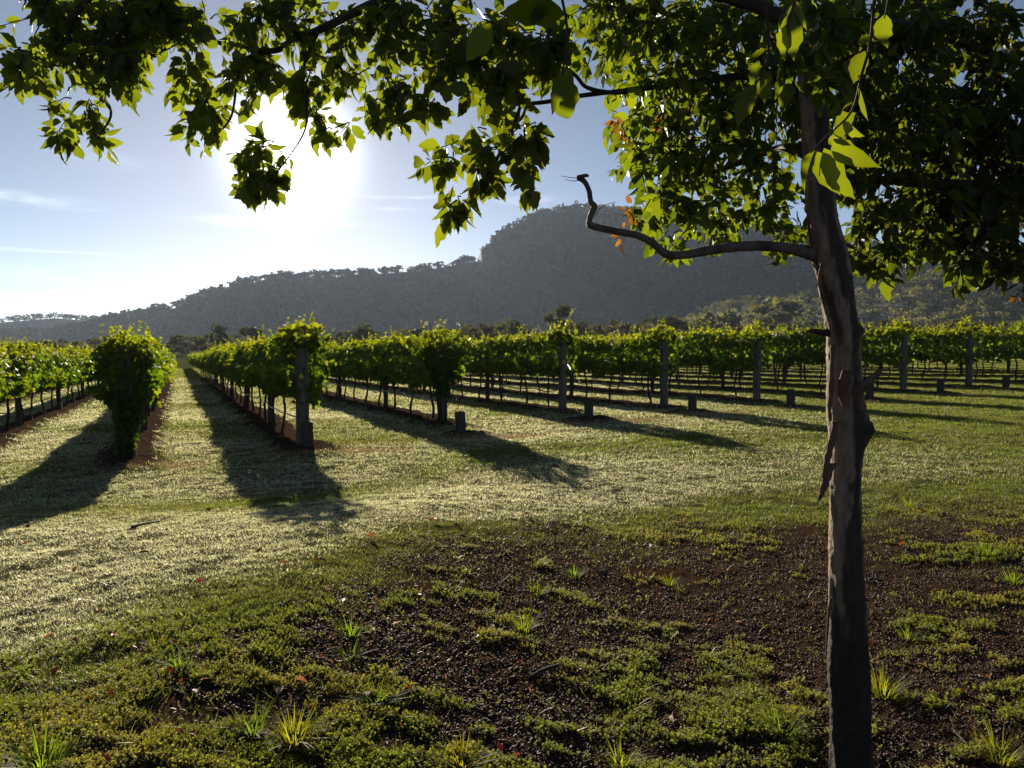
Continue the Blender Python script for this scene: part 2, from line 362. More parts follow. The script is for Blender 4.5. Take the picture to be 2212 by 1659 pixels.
class Hill:
    def __init__(s, name, prof, x0, x1, dx, Yf, Yr, relief, steep):
        s.prof, s.Yf, s.Yr, s.rel, s.steep = prof, Yf, Yr, relief, steep
        xs = np.union1d(np.arange(x0, x1, dx), np.arange(1026, 1050, 2)); S = np.concatenate([np.linspace(0, 1, 40), np.linspace(1.06, 1.6, 8)])
        P = s.pt(xs[None, :].repeat(len(S), 0), S[:, None].repeat(len(xs), 1))
        nx = len(xs); i, j = np.meshgrid(np.arange(len(S) - 1), np.arange(nx - 1), indexing='ij')
        F = np.stack([i * nx + j, i * nx + j + 1, (i + 1) * nx + j + 1, (i + 1) * nx + j], -1).reshape(-1, 4)
        o = obj(name, np_mesh(name, P.reshape(-1, 3), F, hill_m, smooth=True)); o['kind'] = 'structure'
    def pt(s, x, S):
        yr = s.Yr * (1 + 0.06 * (fbm(x / 170, x * 0 + 3, 3) - 0.5)); yf = s.Yf
        soft = np.mean([px_interp(x + k, s.prof) for k in range(-150, 151, 25)], 0); u = sstep(.72, .93, S + .1 * (fbm(x / 30, S * 6, 2) - .5))
        top = at(x, px_interp(x, s.prof) * u + soft * (1 - u), yr)
        yf = np.maximum(s.Yf, yr - np.maximum(130, s.steep * (top[..., 2] + 4)))
        f = np.where(S <= 1, 0.6 * S + 0.4 * S ** 1.6, 1 - (S - 1) ** 1.2 * 1.3)
        Y = yf + (yr - yf) * S
        X = top[..., 0] / yr * Y
        Z = -4 + (top[..., 2] + 4) * f + s.rel * (fbm(X / 140, Y / 220, 4) - 0.5) * np.sin(np.pi * np.clip(S, 0, 1)) * np.clip(top[..., 2] / 60, 0.1, 1.5)
        return np.stack([X, Y, Z], -1)
H_main = Hill('hill', RIDGE, -650, 2900, 9, 620, 1300, 40, 2.4)
H_far = Hill('distant_hill', FAR, -850, 900, 14, 1450, 1750, 20, 2.4)
H_slope = Hill('hillside', SLOPE, 1300, 2950, 10, 330, 640, 22, 9)

# ------------------------------------------------------------------ distant trees
def crown_template(n, seed, lobes=7, flat=0.7, card=0.16, trunk=True):
    """unit-height gum tree: leaf clumps in several lobes, forking trunk; returns V, F, colour index"""
    g = np.random.default_rng(seed); Vs = []
    lob = np.stack([g.normal(0, 0.2, lobes), g.normal(0, 0.2, lobes), g.uniform(0.30, 0.86, lobes)], 1); lr = g.uniform(0.11, 0.2, lobes)
    k = g.integers(0, lobes, n); d = unit(g.normal(size=(n, 3))); rad = lr[k] * g.uniform(0.55, 1.05, n)
    pos = lob[k] + d * rad[:, None] * np.array([1.15, 1.15, flat])
    qv = np.array([[-.5, -.35, 0], [.1, -.5, .08], [.5, .05, 0], [.15, .5, -.08], [-.4, .3, .06]]); qf = np.array([[0, 1, 2, 3, 4]])
    B = basis(unit(g.normal(size=(n, 3))), d + g.normal(0, 0.5, (n, 3)))
    V, F = scatter(qv, qf, pos, B, card * g.uniform(0.6, 1.2, n))
    sh = np.repeat(g.uniform(0.6, 1.25, n), 5)
    tp = [tube(np.array([[0, 0, -0.03], [0.01, 0.005, 0.2], [0.0, 0.0, 0.45]]), [0.022, 0.017, 0.012], 5)]
    for i in range(min(4, lobes)):
        tp.append(tube(np.array([[0.005, 0, 0.22 + 0.05 * i], (lob[i] * 0.5 + np.array([0, 0, 0.18])), lob[i]]), [0.012, 0.008, 0.004], 4))
    tV, tF = join(tp)
    return V, F, sh, tV, tF
def forest(name, label, pos, h, n, card, seed, cols, nvar=8, lobes=7, m='forest'):
    g = np.random.default_rng(seed); P = []; cs = []
    kind = g.integers(0, nvar, len(pos)); yaw = g.uniform(0, 6.28, len(pos)); wid = g.uniform(0.8, 1.25, len(pos)); tint = g.integers(0, len(cols), len(pos)); br = g.uniform(0.88, 1.12, len(pos)) if m == 'forest' else g.uniform(0.75, 1.25, len(pos))
    for v in range(nvar):
        V, F, sh, tV, tF = crown_template(n, seed * 50 + v, lobes, card=card)
        ix = np.where(kind == v)[0]
        if not len(ix): continue
        c, s = np.cos(yaw[ix]), np.sin(yaw[ix]); z0 = c * 0
        B = np.stack([np.stack([c, s, z0], 1), np.stack([-s, c, z0], 1), np.stack([z0, z0, z0 + 1], 1)], 1)
        sc_ = np.stack([h[ix] * wid[ix], h[ix] * wid[ix], h[ix]], 1)
        VV, FF = scatter(V, F, pos[ix], B, sc_); P.append((VV, FF))
        cs.append((np.array(cols)[tint[ix]][:, None, :] * sh[None, :, None] * br[ix][:, None, None]).reshape(-1, 3))
        for f in tF:
            pass
        tq = [f for f in tF if f.shape[1] == 4][0]
        VV, FF = scatter(tV, tq, pos[ix], B, sc_); P.append((VV, FF)); cs.append(np.full((len(VV), 3), (0.05, 0.045, 0.032)))
    V, F = join(P)
    o = obj(name, np_mesh(name, V, F, MAT[m], np.concatenate(cs)))
    tag(o, label, 'forest', kind='stuff'); return o
GUM = [(0.045, 0.055, 0.026), (0.06, 0.066, 0.03), (0.05, 0.05, 0.028), (0.07, 0.07, 0.035)]
g = np.random.default_rng(21)
n1 = 6500; x = g.uniform(-640, 2850, n1); S = g.uniform(0.0, 1.03, n1) ** 0.8
xr = np.sort(g.uniform(-640, 2880, 1500)); xr = xr[fbm(xr / 22, xr * 0, 2) > 0.33]
px = np.concatenate([x, xr]); ps = np.concatenate([S, g.uniform(0.93, 1.04, len(xr))]); hh = np.concatenate([g.uniform(9, 16, n1), g.uniform(5, 16, len(xr))]); hh = np.where((px > 1022) & (px < 1066) & (ps > .6), hh * .3, hh)
forest('hill_forest', 'hazy gum forest covering the long hill and its cliff', H_main.pt(px, ps), hh, 60, 0.23, 4, GUM)
x = np.concatenate([g.uniform(-840, 880, 1100), g.uniform(-840, 880, 900)]); S = np.concatenate([g.uniform(0, 1, 1100), g.uniform(0.93, 1.04, 900)])
forest('distant_forest', 'pale far gum forest on the low ridge at the left', H_far.pt(x, S), g.uniform(7, 17, len(x)), 30, 0.2, 5, GUM, nvar=5)
x = g.uniform(1320, 2900, 1500); S = g.uniform(0.02, 1.03, 1500)
forest('hillside_forest', 'sunlit gum trees crowding the slope at the right', H_slope.pt(x, S), g.uniform(7, 12, 1500), 150, 0.10, 6, [(0.095, 0.10, 0.05), (0.11, 0.11, 0.06), (0.075, 0.085, 0.04)], nvar=8, lobes=9, m='woodland')  # leaf tints brightened so the slope looks sunlit
# belt of trees on the flat beyond the vines
def belt_top(x): return px_interp(x, [(-500, 735), (0, 738), (180, 735), (300, 728), (420, 722), (560, 722), (700, 730), (760, 712), (900, 708), (1000, 700), (1150, 698), (1300, 690), (1420, 694), (1520, 692), (1800, 690), (2212, 690), (2800, 690)])
nb = 520; x = g.uniform(-450, 2700, nb); Yb = g.uniform(235, 330, nb); tp = at(x, belt_top(x) + g.uniform(-6, 22, nb), Yb)
base = np.stack([tp[:, 0], Yb, T0(tp[:, 0], Yb) - 0.4], 1)
forest('tree_belt', 'belt of dark scrubby trees on the flat beyond the vineyard', base, np.clip(tp[:, 2] - base[:, 2], 4, 40), 230, 0.12, 8, [(0.04, 0.05, 0.022), (0.055, 0.06, 0.028), (0.05, 0.045, 0.024)], nvar=8, lobes=9, m='woodland')
def gum_tree(dx, dtop, Y, wid, label, seed, lobes=11, col=(0.045, 0.055, 0.024), name='gum_tree', cat='tree'):
    tp = at(dx, dtop, Y); zb = float(T0(tp[0], Y)) - 0.3; h = tp[2] - zb
    V, F, sh, tV, tF = crown_template(620, seed, lobes, card=0.085)
    r = thing(name, label, cat, (tp[0], Y, zb), 0, 'single trees beyond the vines')
    s = np.array([h * wid, h * wid, h])
    obj('crown', np_mesh('crown', V * s, F, MAT['woodland'], np.array(col) * sh[:, None]), r)
    obj('trunk', np_mesh('trunk', tV * s, tF, MAT['bark_dark'], smooth=True), r)
gum_tree(1205, 655, 230, 0.75, 'tallest dark gum tree standing above the belt beyond the vines', 1)
gum_tree(1455, 674, 225, 0.9, 'rounded dark gum tree beyond the vines just left of the trunk', 2)
gum_tree(785, 690, 232, 0.95, 'broad dim gum tree behind the tall row-end bush', 3)
gum_tree(480, 698, 240, 0.9, 'domed gum tree above the row ending in the bare post', 4)
gum_tree(545, 700, 236, 0.9, 'dim gum tree just right of the domed one', 5)
gum_tree(1100, 684, 250, 0.85, 'low gum tree left of the tallest tree', 6)
gum_tree(160, 752, 150, 1.6, 'small round shrub on the grassy bank at far left', 7, name='shrub', cat='shrub', col=(0.05, 0.055, 0.03))
gum_tree(1560, 640, 300, 0.8, 'pale sunlit gum on the slope foot left of the trunk', 8, col=(0.09, 0.10, 0.05))  # crown colour lightened to carry the sunlight
gum_tree(1700, 640, 300, 1.0, 'pale spreading gum on the slope right beside the trunk', 9, col=(0.09, 0.10, 0.05))  # paler crown colour stands in for sun on the slope

# ------------------------------------------------------------------ vineyard
VL = np.array([[0, 0, 0], [.30, -.10, .02], [.52, .18, .05], [.36, .34, .03], [.48, .66, .05], [.22, .66, .0], [0, 1.0, -.10], [-.22, .66, .0], [-.48, .66, .05], [-.36, .34, .03], [-.52, .18, .05], [-.30, -.10, .02], [0, .42, -.06]])
VLF = np.array([[i, (i + 1) % 12, 12] for i in range(12)])
VS = np.array([[0, 0, 0], [.48, .2, .05], [.4, .66, .03], [0, 1, -.08], [-.4, .66, .03], [-.48, .2, .05]]); VSF = np.array([[0, 1, 2, 3], [0, 3, 4, 5]])
def vine_foliage(n, seed, size, simple, w=0.43, half=0.95, z0=0.86, z1=1.86, shoots=9, fade=False):
    g = np.random.default_rng(seed)
    # leaves on and just inside a lumpy hedge section
    th = g.uniform(0, 2 * np.pi, n); u = g.uniform(-half, half, n); rad = np.sqrt(g.uniform(0.35, 1.0, n))
    c, s = np.cos(th), np.sin(th); e = 0.62
    yy = np.sign(c) * np.abs(c) ** e; zz = np.sign(s) * np.abs(s) ** e
    lump = 0.72 + 0.56 * fbm(u * 2.2 + seed * 3.7, th * 1.3, 3)
    hang = np.where(zz < 0, 0.8 + 0.5 * vnoise(u * 3 + seed, u * 0), 1)
    pos = np.stack([u, yy * w * rad * lump, (z0 + z1) / 2 + zz * (z1 - z0) / 2 * rad * (0.85 + 0.3 * vnoise(u * 3.1 + seed * 1.7, th)) * hang], 1)
    nrm = unit(np.stack([g.normal(0, .5, n), yy + g.normal(0, .5, n), zz + .4 + g.normal(0, .5, n)], 1))
    dr = unit(np.stack([g.normal(0, .7, n), yy * .4 + g.normal(0, .5, n), -0.7 + g.normal(0, .5, n)], 1))
    sz = size * g.uniform(0.6, 1.25, n)
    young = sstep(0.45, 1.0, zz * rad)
    # shoots rising from the top and arching out
    for k in range(shoots):
        b = np.array([g.uniform(-half, half), g.normal(0, .16), z1 - 0.12]); L = g.uniform(0.15, 0.52); dv = unit(np.array([g.normal(0, .35), g.normal(0, .3), 1]))
        m = int(5 + L * 14); t = np.linspace(0, 1, m)[:, None]
        p = b + dv * L * t + np.array([g.normal(0, .08), g.normal(0, .08), -.05]) * t * t
        pos = np.vstack([pos, p]); nrm = np.vstack([nrm, unit(g.normal(size=(m, 3)) + [0, 0, .3])])
        dr = np.vstack([dr, unit(g.normal(size=(m, 3)) + [0, 0, -.2])]); sz = np.concatenate([sz, size * np.linspace(0.85, 0.35, m)]); young = np.concatenate([young, np.linspace(.7, 1, m)])
    # a few trailing side shoots
    for k in range(3):
        b = np.array([g.uniform(-half, half), g.choice([-1, 1]) * w * 0.9, g.uniform(z0 + .05, z1 - .3)]); m = 7; t = np.linspace(0, 1, m)[:, None]
        p = b + np.array([g.normal(0, .25), np.sign(b[1]) * .22, g.normal(-.12, .1)]) * t
        pos = np.vstack([pos, p]); nrm = np.vstack([nrm, unit(g.normal(size=(m, 3)))]); dr = np.vstack([dr, unit(g.normal(size=(m, 3)) + [0, 0, -.5])]); sz = np.concatenate([sz, size * np.linspace(.9, .5, m)]); young = np.concatenate([young, np.linspace(.5, 1, m)])
    n = len(pos)
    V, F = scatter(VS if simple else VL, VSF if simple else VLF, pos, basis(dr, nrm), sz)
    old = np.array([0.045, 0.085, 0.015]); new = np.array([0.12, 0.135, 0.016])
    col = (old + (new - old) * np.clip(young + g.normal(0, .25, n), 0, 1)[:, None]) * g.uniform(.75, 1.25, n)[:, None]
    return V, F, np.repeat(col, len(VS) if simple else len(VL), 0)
def vine_trunk(seed):
    g = np.random.default_rng(seed); k = 9; t = np.linspace(0, 1, k)
    P = np.stack([0.05 * np.sin(t * 7 + seed) * g.uniform(.3, 1) + g.normal(0, .008, k), 0.03 * np.sin(t * 5 + 2 * seed) + g.normal(0, .006, k), -0.04 + t * 1.05], 1)
    parts = [tube(smooth_path(P, 3), np.linspace(0.034, 0.024, 25) * g.uniform(.8, 1.1), 7)]
    for sgn in (-1, 1):
        A = np.array([P[-1] - [0, 0, .1], P[-1] + [sgn * .12, 0, .02], P[-1] + [sgn * .5, 0.01, .06], P[-1] + [sgn * .85, -.01, .05]])
        parts.append(tube(smooth_path(A, 3), np.linspace(.022, .012, 10), 6))
    V, F = join(parts); return np_mesh('trunk', V, F, MAT['vinewood'], smooth=True)
TRUNK = [vine_trunk(i) for i in range(7)]
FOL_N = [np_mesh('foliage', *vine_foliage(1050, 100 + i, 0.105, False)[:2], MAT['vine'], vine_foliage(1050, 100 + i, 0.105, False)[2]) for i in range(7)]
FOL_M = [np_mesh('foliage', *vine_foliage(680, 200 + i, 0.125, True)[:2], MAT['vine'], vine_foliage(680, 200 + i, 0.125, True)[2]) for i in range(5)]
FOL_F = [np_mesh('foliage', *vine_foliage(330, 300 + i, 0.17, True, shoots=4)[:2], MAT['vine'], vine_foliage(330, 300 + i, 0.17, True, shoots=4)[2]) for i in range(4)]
g = np.random.default_rng(5)
ROW_LABEL = [
    'vine row seen only through the stems of the leftmost row', 'leftmost row of leafy grapevines cut by the left edge', 'vine row whose overgrown end bush casts the leftmost shadow',
    'vine row right of the grassy alley ending in a tagged post', 'vine row ending in the tall bush with pale roses', 'vine row ending under the longest bright shoot',
    'vine row ending two grey posts left of the tree trunk', 'vine row ending at the grey post just left of the trunk', 'vine row whose end is hidden behind the foreground trunk',
    'vine row ending at the first grey post right of the trunk', 'vine row ending at the last grey post near the right edge', 'vine row behind the last grey post at the right edge',
    'second vine row behind the last grey post', 'third vine row behind the last grey post', 'farthest right vine row, seen only as stems']
ROW_SHORT = ['hidden left row', 'leftmost vine row', 'row behind the overgrown left bush', 'row right of the grassy alley', 'row behind the rose bush', 'row under the longest bright shoot', 'row two posts left of the trunk',
    'row just left of the trunk', 'row behind the foreground trunk', 'row of the first post right of the trunk', 'row of the last post at the right', 'row behind the last right post', 'second row behind the last right post', 'third row behind the last right post', 'farthest right row']
YAW = math.atan2(DIR[1], DIR[0])
for ri, (ex, ey) in enumerate(ROWS):
    row = thing('vine_row', ROW_LABEL[ri], 'vine row', (ex, ey, Tz(ex, ey)), YAW, 'rows of grapevines in the vineyard')
    z00 = row.location.z
    L_ = ROWLEN[ri]; t = 0.75; k = 0
    while t < L_:
        x, y = np.array([ex, ey]) + DIR * t; d = math.hypot(x, y)
        v = bpy.data.objects.new('grapevine', None); C.objects.link(v); v.parent = row; v.empty_display_size = .1
        v.location = (t, 0, float(T0(x, y)) - z00 + (Tz(x, y) - float(T0(x, y)) if d < 40 else 0)); v.rotation_euler.z = g.choice([0, math.pi])
        v.scale = (1, g.uniform(.85, 1.15), g.uniform(.94, 1.06))
        bank = FOL_N if d < 27 else FOL_M if d < 55 else FOL_F
        obj('foliage', bank[g.integers(len(bank))], v)
        if d < 75: obj('trunk', TRUNK[g.integers(len(TRUNK))], v, (g.normal(0, .12), 0, 0))
        t += 1.7; k += 1
    tt = np.arange(0, min(L_, 60), 0.85); hx = ex + DIR[0] * tt; hy = ey + DIR[1] * tt
    P = np.stack([tt, 0.06 * np.ones_like(tt) + g.normal(0, .01, len(tt)), T(hx, hy) - z00 + 0.46 - 0.05 * np.abs(np.sin(tt * 1.85)) + g.normal(0, .012, len(tt))], 1)
    V, F = tube(smooth_path(P, 3), 0.014, 6); obj('drip_hose', np_mesh('drip_hose', V, F, MAT['hose'], smooth=True), row)
def post_mesh(name, h, r, seed, m, n=14):
    g = np.random.default_rng(seed); z = np.concatenate([np.linspace(-.25, h, 12)])
    P = np.stack([g.normal(0, .003, 12), g.normal(0, .003, 12), z], 1); rr = r * (1 + g.normal(0, .012, 12)); rr[0] *= 1.05
    V, F = tube(P, rr, n, False); V[:, :2] *= (1 + .04 * np.sin(np.arctan2(V[:, 1], V[:, 0]) * 3 + seed))[:, None]
    # bevelled, slightly domed cut top
    top = V[-n:]; c = top.mean(0); ring = c + (top - c) * .86 + [0, 0, .014]; inner = c + (top - c) * .4 + [0, 0, .02]
    b = len(V); V = np.vstack([V, ring, inner, c + [0, 0, .021]]); a = np.arange(n); a2 = (a + 1) % n
    Q = np.concatenate([F[0], np.stack([b - n + a, b - n + a2, b + a2, b + a], 1), np.stack([b + a, b + a2, b + n + a2, b + n + a], 1)])
    Tt = np.stack([b + n + a, b + n + a2, np.full(n, b + 2 * n)], 1)
    return np_mesh(name, V, [Q, Tt], m, smooth=True)
PM = [post_mesh('post', 1.68, .105, i, MAT['post']) for i in range(4)]
END_LABEL = {2: 'end post buried in the overgrown bush at the left', 3: 'thick grey end post with yellow tag beside the grassy alley', 4: 'dark end post under the tall rose bush', 5: 'grey end post with yellow tag under the longest bright shoot',
             6: 'grey end post left of the foreground trunk, third from the rose bush', 7: 'grey end post nearest the foreground trunk on its left', 8: 'end post hidden behind the foreground trunk', 9: 'first grey end post right of the foreground trunk',
             10: 'second grey end post right of the foreground trunk'}
for ri, lab in END_LABEL.items():
    ex, ey = ROWS[ri]
    p = thing('end_post', lab, 'post', (ex, ey, Tz(ex, ey) - .04), g.uniform(0, 6), 'vine row end posts')
    o = obj('shaft', PM[ri % 4], p)
    if ri == 3 or ri == 4: o.scale = (1.05, 1.05, 1.04)
    # wire staple loops round the post
    for zz in (0.95, 1.35):
        a = np.linspace(0, 2 * np.pi, 19); V, F = tube(np.stack([.113 * np.cos(a), .113 * np.sin(a), zz + .01 * np.sin(a)], 1), .003, 5)
        obj('wire_loop', np_mesh('wire_loop', V, F, MAT['hose']), p)
    if ri in STUMPS:
        sx_, sy_ = STUMPS[ri]; dx_, dy_ = sx_ - ex, sy_ - ey; rz = p.rotation_euler.z; lx, ly = dx_ * math.cos(rz) + dy_ * math.sin(rz), -dx_ * math.sin(rz) + dy_ * math.cos(rz); q = np.array([lx, ly]) / math.hypot(lx, ly)
        V, F = tube(np.array([[q[0] * .11, q[1] * .11, 1.36], [lx * .5, ly * .5, .86 + (.18 if ri == 3 else 0)], [lx - q[0] * .05, ly - q[1] * .05, Tz(sx_, sy_) - p.location.z + .36]]), .006, 5)
        obj('stay_wire', np_mesh('stay_wire', V, F, MAT['hose']), p)
    if ri in (3, 5):
        tv = np.array([[-.05, 0, 0], [.05, 0, 0], [0, 0, .1], [-.05, .004, 0], [.05, .004, 0], [0, .004, .1]]); tq = np.array([[0, 3, 4, 1], [1, 4, 5, 2], [2, 5, 3, 0]])
        o = obj('tag', np_mesh('tag', tv, [np.array([[0, 1, 2], [5, 4, 3]]), tq], MAT['tagm']), p, (0, 0, 0))
        rz = p.rotation_euler.z; o.rotation_euler.z = -rz; q = np.array([0.02, -.124]); o.location = (q[0] * math.cos(rz) + q[1] * math.sin(rz), -q[0] * math.sin(rz) + q[1] * math.cos(rz), 1.18)
SM = [post_mesh('stump', .40, .10, 20 + i, MAT['stump']) for i in range(3)]
ST_LABEL = {3: 'short cut stump leaning against the tagged post by the alley', 4: 'short cut stump in front of the rose bush post', 5: 'short cut stump right of the tagged post under the bright shoot', 6: 'short cut stump two posts left of the trunk',
            7: 'short cut stump nearest the foreground trunk on its left', 8: 'short cut stump nearest the foreground trunk on its right', 9: 'short cut stump between the two right end posts', 10: 'short cut stump nearest the right edge'}
for ri, (x, y) in STUMPS.items():
    o = obj('stump', SM[ri % 3], None, (x, y, Tz(x, y) - .03)); o.rotation_euler = (g.normal(0, .04), g.normal(0, .04), g.uniform(0, 6)); tag(o, ST_LABEL[ri], 'stump', 'anchor stumps at the row ends')
IM = [post_mesh('trellis_post', 1.6, .065, 40 + i, MAT['stump'], 10) for i in range(3)]
for ri, (ex, ey) in enumerate(ROWS):
    if ri in (0, 14): continue
    for k, t in enumerate((5.2, 12.0, 18.8, 25.6, 32.4) if ri in (1, 3, 4) else (5.2, 12.0, 18.8)):
        x, y = np.array([ex, ey]) + DIR * t + NRM * .03
        o = obj('trellis_post', IM[(ri + k) % 3], None, (x, y, Tz(x, y)))
        tag(o, 'thin dark trellis post inside the ' + ROW_SHORT[ri], 'post', 'thin posts inside the vine rows')
# bushes wrapped round two of the row ends
def end_bush(x, y, zlo, zhi, w, n, seed, label, flowers, taper):
    g = np.random.default_rng(seed); r = thing('rose_bush', label, 'bush', (x, y, Tz(x, y)), 0, 'rose bushes at the row ends')
    z = g.uniform(zlo, zhi, n); th = g.uniform(0, 2 * np.pi, n)
    prof = np.interp((z - zlo) / (zhi - zlo), [0, .35, .6, .85, 1], taper); rad = prof * w * np.sqrt(g.uniform(.3, 1, n)) * (.6 + .8 * fbm(th * 1.5 + seed, z * 2.5, 3))
    pos = np.stack([rad * np.cos(th), rad * np.sin(th), z], 1)
    out = np.stack([np.cos(th), np.sin(th), 0 * th + .3], 1)
    V, F = scatter(VL, VLF, pos, basis(unit(g.normal(size=(n, 3)) + out * .3 + [0, 0, -.6]), unit(out + g.normal(0, .6, (n, 3)))), .09 * g.uniform(.5, 1.2, n))
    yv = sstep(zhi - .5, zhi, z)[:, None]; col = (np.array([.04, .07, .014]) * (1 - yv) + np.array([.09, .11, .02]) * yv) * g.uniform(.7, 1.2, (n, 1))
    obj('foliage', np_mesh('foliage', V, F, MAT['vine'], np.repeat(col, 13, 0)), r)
    tops = []
    for k in range(11):
        L = g.uniform(.15, .45); m = int(5 + L * 15); t = np.linspace(0, 1, m)[:, None]; a = g.uniform(0, 6.28); b0 = np.array([w * .7 * math.cos(a) * g.uniform(.2, 1), w * .7 * math.sin(a) * g.uniform(.2, 1), zhi - .15])
        p = b0 + np.array([.3 * math.cos(a), .3 * math.sin(a), 1]) * L * t + g.normal(0, .015, (m, 3)); V, F = scatter(VL, VLF, p, basis(unit(g.normal(size=(m, 3)) + [0, 0, -.3]), unit(g.normal(size=(m, 3)) + [0, 0, .4])), np.linspace(.085, .04, m)); tops.append((V, F))
    V, F = join(tops); obj('shoots', np_mesh('shoots', V, F, MAT['vine'], np.repeat(np.array([[.10, .12, .018]]), len(V), 0)), r)['kind'] = 'stuff'
    canes = []
    for k in range(14):
        a = g.uniform(0, 6.28); P = np.array([[.08 * math.cos(a), .08 * math.sin(a), -.02], [.16 * math.cos(a), .16 * math.sin(a), zhi * .5], [w * .7 * math.cos(a), w * .7 * math.sin(a), zhi * g.uniform(.9, 1.1)]])
        canes.append(tube(smooth_path(P, 4), np.linspace(.012, .004, 9), 5))
    V, F = join(canes); obj('canes', np_mesh('canes', V, F, MAT['vinewood'], smooth=True), r)
    for fx, fy, fz in flowers:
        m = 16; d = unit(g.normal(size=(m, 3)) + [0, 0, .7]); pv = np.array([[0, 0, 0], [.5, .5, .1], [0, 1, .2], [-.5, .5, .1]])
        V, F = scatter(pv, np.array([[0, 1, 2, 3]]), d * .008, basis(d, unit(g.normal(size=(m, 3)))), np.full(m, .045))
        obj('flower', np_mesh('flower', V, F, MAT['petal'], np.full((len(V), 3), (.55, .52, .48))), r, (fx, fy, fz))
end_bush(-6.0, 11.9, .1, 1.80, .56, 1300, 71, 'overgrown leafy bush wrapped to the ground round the left end post', [], (.2, .34, .8, .9, .55))
end_bush(-1.56, 17.1, .55, 2.0, .62, 1300, 72, 'tall rose bush with pale blooms round a dark row end post', [(-.3, -.3, 2.15), (-.05, -.2, 2.1), (.38, -.2, 2.13), (.25, -.45, 1.62), (.1, -.1, 2.2)], (.2, .45, .85, .95, .7))
# leaves and shoots spilling over the top of the end posts
def end_shoots(row, seed, w, zc, n, tall):
    g = np.random.default_rng(seed); q = unit(g.normal(size=(n, 3))) * (g.uniform(.3, 1, (n, 1)) ** .5); pos = q * np.array([.42, w, .26]) + np.array([.12, 0, zc]); S_ = .1 * g.uniform(.6, 1.2, n); yv = np.clip(.35 + q[:, 2], 0, 1)
    for k in range(len(tall)):
        L, lx, ly = tall[k]; m = int(6 + L * 16); t = np.linspace(0, 1, m)[:, None]
        pos = np.vstack([pos, np.array([.1 + g.normal(0, .2), g.normal(0, .12), zc + .1]) + np.array([lx, ly, L]) * t + g.normal(0, .02, (m, 3))]); S_ = np.concatenate([S_, np.linspace(.1, .045, m)]); yv = np.concatenate([yv, np.linspace(.6, 1, m)])
    n = len(pos); V, F = scatter(VL, VLF, pos, basis(unit(g.normal(size=(n, 3)) + [0, 0, -.5]), unit(g.normal(size=(n, 3)) + [0, 0, .4])), S_)
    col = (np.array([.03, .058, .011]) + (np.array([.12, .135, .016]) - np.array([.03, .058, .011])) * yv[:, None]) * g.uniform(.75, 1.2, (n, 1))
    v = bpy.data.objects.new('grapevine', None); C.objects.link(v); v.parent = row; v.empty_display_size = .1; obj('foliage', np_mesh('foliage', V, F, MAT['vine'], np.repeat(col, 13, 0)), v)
rows_ = [o for o in C.objects if o.name.startswith('vine_row')]
for ri, row in enumerate(rows_):
    if 3 <= ri <= 11 and ri != 4: end_shoots(row, 900 + ri, .5 if ri == 3 else .4, 1.84 if ri < 9 else 1.9, 230 if ri == 3 else 120, [(.32, .1, 0), (.25, -.1, .1), (.3, 0, -.1)] + ([(.62, .1, -.42)] if ri == 5 else []))

# ------------------------------------------------------------------ the foreground tree
LT = [(0, 0), (.07, .10), (.18, .22), (.32, .275), (.46, .285), (.6, .25), (.73, .19), (.85, .105), (.94, .045), (1, 0)]
def leaf_template(seed):
    """ovate toothed leaf, folded on the midrib, differently curled and sometimes bitten"""
    g = np.random.default_rng(seed); V = []; F = []; fold = g.uniform(.05, .55); curl = g.uniform(-.15, .5); sw = g.uniform(-.12, .12); bite = g.integers(3, 8) if seed % 3 == 2 else -1
    for i, (t, wd) in enumerate(LT):
        zc = -curl * t * t; cx = sw * t * t; tooth = 1.06 if i % 2 else .93; l, r_ = wd * tooth * g.uniform(.88, 1.08), wd * tooth * g.uniform(.88, 1.08)
        if i == bite: r_ *= .45
        V += [[cx - l, t + .02 * (i % 2), zc + fold * l + g.normal(0, .012)], [cx, t, zc], [cx + r_, t + .02 * (i % 2), zc + fold * r_ + g.normal(0, .012)]]
    V = np.array(V); V[0:3, 0] = [-.008, 0, .008]; V[-3:, 0] = sw + np.array([-.004, 0, .004])
    for i in range(len(LT) - 1):
        a = 3 * i; F += [[a, a + 1, a + 4, a + 3], [a + 1, a + 2, a + 5, a + 4]]
    return V, np.array(F)
LEAFS = [leaf_template(i) for i in range(8)]
def make_leaves(pos, dr, nrm, sz, cols, seed):
    g = np.random.default_rng(seed); k = g.integers(0, 8, len(pos)); parts = []; cc = []
    for v in range(8):
        ix = k == v; tv, tf = LEAFS[v]
        if not ix.any(): continue
        s = np.stack([sz[ix] * g.uniform(.8, 1.15, ix.sum()), sz[ix], sz[ix] * g.uniform(.4, 1.5, ix.sum())], 1)
        parts.append(scatter(tv, tf, pos[ix], basis(dr[ix], nrm[ix]), s)); cc.append(np.repeat(cols[ix], len(tv), 0))
    V, F = join(parts); return V, F, np.concatenate(cc)
